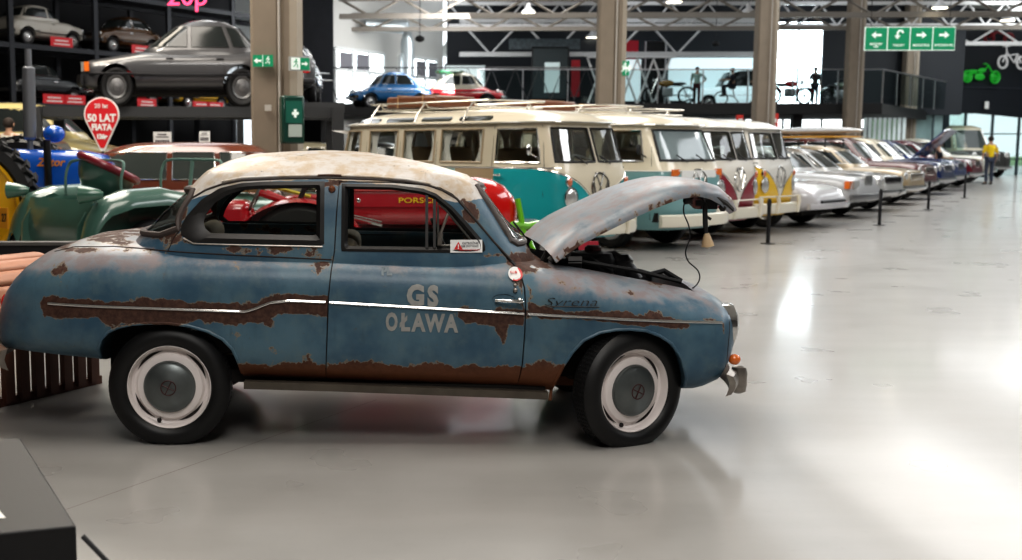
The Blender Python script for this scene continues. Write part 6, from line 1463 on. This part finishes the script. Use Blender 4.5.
o = MB().ball((-2.4, 45.3, 4.42), 1, 8, (.6, .45, .10)).build('green_hat_box', paint('deep_green', (.01, .12, .05)), None); tag(o, 'dark green flat bundle on the roof of the red and ivory car', 'bundle')
# column-side silver car tail seen past the thick column
# far bicycle
bc = thing('bicycle', 'old black bicycle standing on the bright floor at the far end', 'bicycle', (22.4, 49.9, 0), 60)
for x in (-.55, .55):
    MB().tube([(x + .33 * math.cos(R(a)), 0, .34 + .33 * math.sin(R(a))) for a in range(0, 360, 18)], .018, 6, True).build('wheel', tyre_m, bc)
MB().tube([(-.55, 0, .34), (-.15, 0, .34), (.35, 0, .85), (-.25, 0, .80), (-.15, 0, .34)], .016, 6).build('frame', blackpaint, bc); MB().tube([(.55, 0, .34), (.33, 0, 1.0), (.2, .25, 1.02)], .014, 6).build('handlebar', blackpaint, bc); MB().ball((-.27, 0, .88), .1, 6, (1.2, .7, .4)).build('saddle', black, bc)

glow_strip_m = M('roof_glow_strip', (.9, .95, 1), .4, emit=(.92, .96, 1.0), es=1.6)
for i in range(7):
    o = S_('window_%d' % (10 + i), MB().box((-7 + 8 * i, 14 + 2 * i, 9.22), (-4.6 + 8 * i, 92, 9.28)), glow_strip_m)  # added glowing strips brighten the ceiling; the deck has no openings

S_('wall_behind_far', MB().box((8, -8.3, 0), (52, -8, 9.3)), MATS['behind_wall']); S_('wall_side', MB().box((52, -8, 0), (52.3, 75, 9.3)), M('side_wall_grey', (.30, .30, .30), .8))
for o in list(bpy.data.objects):
    if o.name.startswith('red_poster') and o.parent is None and o.name != 'red_poster':
        pass
for nme, x, z in (('red_poster.001', 8.04, 2.1), ('red_poster.002', 9.25, 2.1)):
    if nme in bpy.data.objects: MB().tube([(x, 41.1, 0), (x, 41.1, z + .05)], .02, 6).build('post', black, bpy.data.objects[nme]); MB().box((x - .08, 40.97, z + .12), (x + .06, 40.99, z + .30)).build('white_figure', white_m, bpy.data.objects[nme]); MB().box((x - .05, 40.97, z + .38), (x + .08, 40.99, z + .52)).build('white_figure', white_m, bpy.data.objects[nme])
# ================================================================== people
def person(label, loc, rz, h=1.75, shirt=(.5, .5, .48), trousers=(.03, .03, .05), hair=(.03, .02, .015), skin=(.45, .26, .17), pose='stand', long_sleeve=False):
    T = thing('person', label, 'person', loc, rz); k = h / 1.75
    # x forward, y left
    J = {'pel': (0, 0, .95), 'spine': (0, 0, 1.15), 'chest': (.01, 0, 1.36), 'neck': (0, 0, 1.49), 'head': (.02, 0, 1.60), 'top': (.01, 0, 1.69)}
    for s_, n in ((1, 'l'), (-1, 'r')):
        J['hip' + n] = (0, s_ * .09, .90); J['kne' + n] = (.03, s_ * .10, .49); J['ank' + n] = (0, s_ * .10, .08); J['toe' + n] = (.15, s_ * .12, .03)
        J['sho' + n] = (0, s_ * .18, 1.40); J['elb' + n] = (-.02, s_ * .25, 1.12); J['wri' + n] = (.06, s_ * .25, .87); J['han' + n] = (.09, s_ * .25, .80)
    if pose == 'sit':
        for s_, n in ((1, 'l'), (-1, 'r')):
            J['kne' + n] = (.42, s_ * .14, .92); J['ank' + n] = (.36, s_ * .16, .50); J['toe' + n] = (.50, s_ * .16, .46); J['elb' + n] = (.20, s_ * .26, 1.18); J['wri' + n] = (.44, s_ * .24, 1.18); J['han' + n] = (.50, s_ * .24, 1.17)
    if pose == 'reach':
        for s_, n in ((1, 'l'), (-1, 'r')): J['elb' + n] = (.12, s_ * .24, 1.14); J['wri' + n] = (.36, s_ * .18, 1.10); J['han' + n] = (.43, s_ * .16, 1.10)
    if pose == 'hip': J['elbl'] = (-.10, .40, 1.16); J['wril'] = (.05, .20, 1.0); J['hanl'] = (.08, .16, .98)
    RD = {'pel': .13, 'spine': .125, 'chest': .14, 'neck': .055, 'head': .095, 'top': .075, 'hip': .085, 'kne': .055, 'ank': .04, 'toe': .035, 'sho': .06, 'elb': .042, 'wri': .028, 'han': .032}
    E_ = [('pel', 'spine'), ('spine', 'chest'), ('chest', 'neck'), ('neck', 'head'), ('head', 'top')]
    for n in 'lr': E_ += [('pel', 'hip' + n), ('hip' + n, 'kne' + n), ('kne' + n, 'ank' + n), ('ank' + n, 'toe' + n), ('chest', 'sho' + n), ('sho' + n, 'elb' + n), ('elb' + n, 'wri' + n), ('wri' + n, 'han' + n)]
    def grow(name, edges, mat, fat=0.0, extra=None, ends=None):
        ks = []
        for a, b in edges:
            for q in (a, b):
                if q not in ks: ks.append(q)
        V = [Vector(J[q]) * k for q in ks]; ed = [(ks.index(a), ks.index(b)) for a, b in edges]
        me = bpy.data.meshes.new(name); me.from_pydata(V, ed, []); o = bpy.data.objects.new(name, me); COL.objects.link(o)
        m = o.modifiers.new('s', 'SKIN'); m.use_smooth_shade = True
        for i, q in enumerate(ks):
            r = (RD.get(q) or RD[q[:3]]) * k + fat * 1.5; sv = me.skin_vertices[0].data[i]; sv.radius = (r * .88, r * .88); 
            sv.use_root = (i == 0)
        o.modifiers.new('u', 'SUBSURF').levels = 1; bake(o); o.data.materials.clear(); o.data.materials.append(mat); o.parent = T; smooth_on(o, 80); return o
    sm = M('skin_%d' % int(skin[0] * 100), skin, .6)
    body = grow('body', E_, sm)
    bmx = bmesh.new(); bmx.from_mesh(body.data)
    f = MB()
    for n in 'lr':
        w_, hn = Vector(J['wri' + n]) * k, Vector(J['han' + n]) * k; d = (hn - w_).normalized(); side = Vector((1, 0, 0)) if abs(d.x) < .7 else Vector((0, 0, 1)); side = (side - d * side.dot(d)).normalized()
        for i, L_ in enumerate((.065, .075, .07, .055)): b0 = hn + side * (.03 - .02 * i); f.tube([b0, b0 + d * L_ * .6, b0 + d * L_ + d.cross(side) * .012], [.010, .009, .007], 5)
        f.tube([w_ + side * .03, hn + side * .055, hn + side * .06 + d * .025], [.011, .010, .008], 5)
    hp = Vector(J['head']) * k
    f.ball(hp + Vector((.10, 0, -.005)) * k, .016, 6, (1.1, .8, 1.3))
    for s_ in (-1, 1): f.ball(hp + Vector((.0, s_ * .093, 0)) * k, .026, 6, (.6, .4, 1.1))
    me2 = f.mesh(); bmx.from_mesh(me2); bmx.to_mesh(body.data); bmx.free(); smooth_on(body, 80)
    e = MB()
    for s_ in (-1, 1): e.ball(hp + Vector((.088, s_ * .034, .02)) * k, .010, 6)
    e.build('eyes', black, T); MB().ball(hp + Vector((.092, 0, -.05)) * k, .02, 6, (.3, 1.1, .3)).build('mouth', M('lips', (.3, .08, .07), .5), T)
    MB().ball(hp + Vector((-.018, 0, .035)) * k, .105 * k, 10, (1.0, .92, .95)).build('hair', M('hair_%d' % int(hair[0] * 100), hair, .8), T)
    sh = [('spine', 'chest')] + [e_ for n in 'lr' for e_ in (('chest', 'sho' + n), ('sho' + n, 'elb' + n))] + [('pel', 'spine')]
    if long_sleeve: sh += [('elb' + n, 'wri' + n) for n in 'lr']
    grow('shirt', sh, M('shirt_%d_%d' % (int(shirt[0] * 99), int(shirt[2] * 99)), shirt, .8), .018)
    tr_ = [('pel', 'hip' + n) for n in 'lr'] + [('hip' + n, 'kne' + n) for n in 'lr'] + [('kne' + n, 'ank' + n) for n in 'lr']
    grow('trousers', tr_, M('trousers_%d_%d' % (int(trousers[0] * 99), int(trousers[2] * 99)), trousers, .8), .016)
    for n in 'lr':
        a_ = Vector(J['ank' + n]) * k; t_ = Vector(J['toe' + n]) * k
        MB().tube([a_ + Vector((-.05, 0, -.03)), a_ + Vector((0, 0, -.03)), t_ + Vector((0, 0, .005)), t_ + Vector((.04, 0, 0))], [.035, .045, .040, .02], 8).build('shoe', black, T)
    return T
person('person in a pale T-shirt seen from behind, beside the grey exhaust pipe', (-8.66, 19.95, .34), 80, 1.68, (.62, .60, .54), (.05, .05, .07))
person('person in a grey top facing the camera between exhaust pipe and blue air filter', (-7.98, 20.3, .34), -80, 1.52, (.30, .29, .27), (.03, .03, .04))
person('person in a bright yellow T-shirt standing by the veteran truck', (19.6, 47.4, 0), 100, 2.0, (.85, .60, .01), (.04, .05, .08))
person('person in a black top leaning under an open bonnet at the far end', (15.9 - .2, 42.6, 0), -20, 1.75, (.02, .02, .03), (.06, .09, .15), pose='reach')
person('person in a white top and dark skirt standing with hand on hip', (8.3, 52.5, 3.5), -100, 1.75, (.30, .42, .38), (.06, .01, .015), pose='hip')
person('person in dark clothes riding the first exercise bicycle on the mezzanine', (9.9, 52.5, 3.5), 180, 1.70, (.02, .02, .025), (.02, .02, .03), pose='sit')
person('person in dark clothes on the mezzanine next to the red motorcycle', (11.2, 52.6, 3.5), 190, 1.70, (.02, .025, .03), (.02, .03, .04), pose='reach')
person('person in dark clothes standing at the mezzanine glass near the third column', (13.7, 52.8, 3.5), -70, 1.78, (.03, .025, .025), (.02, .02, .025))
def stand_bike(label, loc):
    T = thing('exercise_bicycle', label, 'bicycle', loc, 180)
    MB().tube([(-.4, 0, 0), (-.1, 0, .4), (0, 0, .88)], .03, 6).build('seat_post', steel, T); MB().tube([(-.1, 0, .4), (.45, 0, .5), (.5, 0, 1.1)], .03, 6).build('frame', steel, T)
    MB().tube([(.5 + .3 * math.cos(R(a)), 0, .32 + .3 * math.sin(R(a))) for a in range(0, 360, 20)], .03, 6, True).build('flywheel', blackpaint, T); MB().ball((0, 0, .88), .13, 6, (1.1, .8, .4)).build('saddle', black, T)
    MB().tube([(.48, -.25, 1.15), (.5, 0, 1.1), (.48, .25, 1.15)], .02, 6).build('handlebar', black, T); MB().box((-.5, -.2, 0), (.8, .2, .03)).build('base', black, T)
stand_bike('exercise bicycle under the riding person on the mezzanine', (9.9, 52.5, 3.5))
motorcycle('motorcycle', 'red motorcycle on the mezzanine among the silhouetted people', (12.2, 51.4, 3.5), 10, paint('moto_red', (.5, .01, .015)), 1.15)
motorcycle('motorcycle', 'ochre motorcycle at the left end of the white lit panel', (6.9, 51.5, 3.5), 170, paint('moto_ochre', (.25, .13, .02)), 1.2)
motorcycle('motorcycle', 'green grey motorcycle on the mezzanine right of the third column', (15.0, 53.5, 3.5), 30, paint('moto_green', (.10, .13, .09)), 1.2)
# ================================================================== light
w = bpy.data.worlds.new('overcast'); bpy.context.scene.world = w; w.use_nodes = True
bg = w.node_tree.nodes['Background']; bg.inputs[0].default_value = (.86, .94, 1.0, 1); bg.inputs[1].default_value = 1.6
def area(name, loc, size, power, col=(1, 1, 1), rot=(0, 0, 0), sy=None):
    l = bpy.data.lights.new(name, 'AREA'); l.energy = power; l.size = size; l.color = col
    if sy: l.shape = 'RECTANGLE'; l.size_y = sy
    o = bpy.data.objects.new(name, l); COL.objects.link(o); o.location = loc; o.rotation_euler = [R(a) for a in rot]; return o
area('roof_light_over_car', (-.5, 5.5, 8.8), 3.5, 420, (1, .93, .84), (0, 0, 0), 6)
area('roof_light_right', (13, 9, 8.8), 6, 1300, (.97, .98, 1), (0, 0, 0), 12)
area('roof_light_vans', (2, 19, 8.8), 4, 560, (1, .95, .88), (0, 0, 0), 10)
area('roof_light_row', (13, 32, 8.8), 5, 1000, (1, .97, .93), (0, 0, 0), 16)
area('roof_light_left', (-5, 13, 8.8), 3, 420, (1, .92, .82), (0, 0, 0), 5)
area('roof_light_podium', (-8, 19, 8.8), 3, 420, (1, .9, .75))
area('rack_light', (-8, 33, 8.9), 3, 140, (1, .93, .85), (0, 0, 0), 6)
area('white_wall_fill', (-2, 46, 5.5), 4, 450, (1, 1, 1), (75, 0, 50))  # added fill aimed at the white wall to brighten it
area('front_fill', (.5, -2.5, 8.8), 4, 620, (1, .97, .93), (25, 0, 0))  # added fill for the near side of the saloon, no fixture there
area('roof_light_mezzanine', (0, 47, 8.6), 8, 480, (1, .98, .95), (0, 0, 0), 4)
area('roof_light_far', (26, 50, 8.8), 8, 1800, (.97, 1, 1), (0, 0, 0), 14)
area('podium_fill', (-7.5, 15.5, 7.5), 1.5, 260, (1, .93, .82), (35, 0, 0))  # added frontal fill to lift the people and van on the podium
# ================================================================== settle the plan: swing the hall axis a few degrees to the right
bpy.context.view_layer.update()
SW = .12
for o in list(COL.objects):
    if o.parent is not None or o.type == 'CAMERA' or o.name.startswith(('vintage_saloon', 'inspection_lamp', 'ceiling', 'wall_side', 'wall_behind', 'wall_left_near', 'ground_outside')) or o.name == 'floor': continue
    x, y, z = o.location; baked = o.type == 'MESH' and o.location.length < 1e-6
    if baked:
        V = [v.co for v in o.data.vertices]; y = min(v.y for v in V); x = sum(v.x for v in V) / len(V); z = min(v.z for v in V)
        if o.name.startswith('trim_1'): y = sum(v.y for v in V) / len(V)
    elif o.type != 'LIGHT':
        a = o.rotation_euler.z; o.rotation_euler.z = math.atan2(math.sin(a), math.cos(a) + SW * math.sin(a))
    o.location.x += SW * y
    n = o.name; dz = 0
    if n.startswith(('display_rack', 'small_rack_car', 'red_name_plate', 'pink_neon')): dz = .17
    elif n.startswith(('lifted_saloon', 'lift_platform', 'silver_hatchback', 'high_shelf')): dz = .06
    elif n.startswith(('wall_right', 'window_5', 'green_motorcycle_sign', 'white_bicycle_sign', 'red_moped_sign', 'wall_speaker')): dz = -.32
    elif 48 < y < 59 and z > 2.9 and not n.startswith(('white_truss', 'roof_truss', 'wall_', 'trim', 'high_bay', 'small_classic', 'lattice')): dz = -.10
    elif n.startswith(('exit_', 'green_wall_cab', 'direction_sign', 'switch')): dz = -.0126 * x
    elif n.startswith('exit_sign') or n.startswith('red_poster'): dz = -.1
    o.location.z += dz
# ================================================================== camera, light, world
cam_d = bpy.data.cameras.new('camera'); cam = bpy.data.objects.new('camera', cam_d); COL.objects.link(cam)
cam_d.sensor_width = 36; cam_d.lens = 36 * 1150 / 1022; cam_d.clip_end = 400; cam_d.clip_start = .05
fw = Vector((0, math.cos(math.atan(131.4 / 1150)), -math.sin(math.atan(131.4 / 1150)))); r0 = Vector((1, 0, 0)); u0 = r0.cross(fw)
uu_ = u0; rr_ = r0
cam.matrix_world = Matrix(((rr_.x, uu_.x, -fw.x, 0), (rr_.y, uu_.y, -fw.y, 0), (rr_.z, uu_.z, -fw.z, 1.47), (0, 0, 0, 1)))
cam_d.shift_x = 138 / 1022      # the frame is an off-centre crop of a wider picture
cam_d.dof.use_dof = True; cam_d.dof.focus_distance = 5.75; cam_d.dof.aperture_fstop = 3.0
bpy.context.scene.camera = cam
sc = bpy.context.scene
sc.view_settings.view_transform = 'Standard'; sc.view_settings.exposure = 0.0; sc.view_settings.look = 'Medium High Contrast'
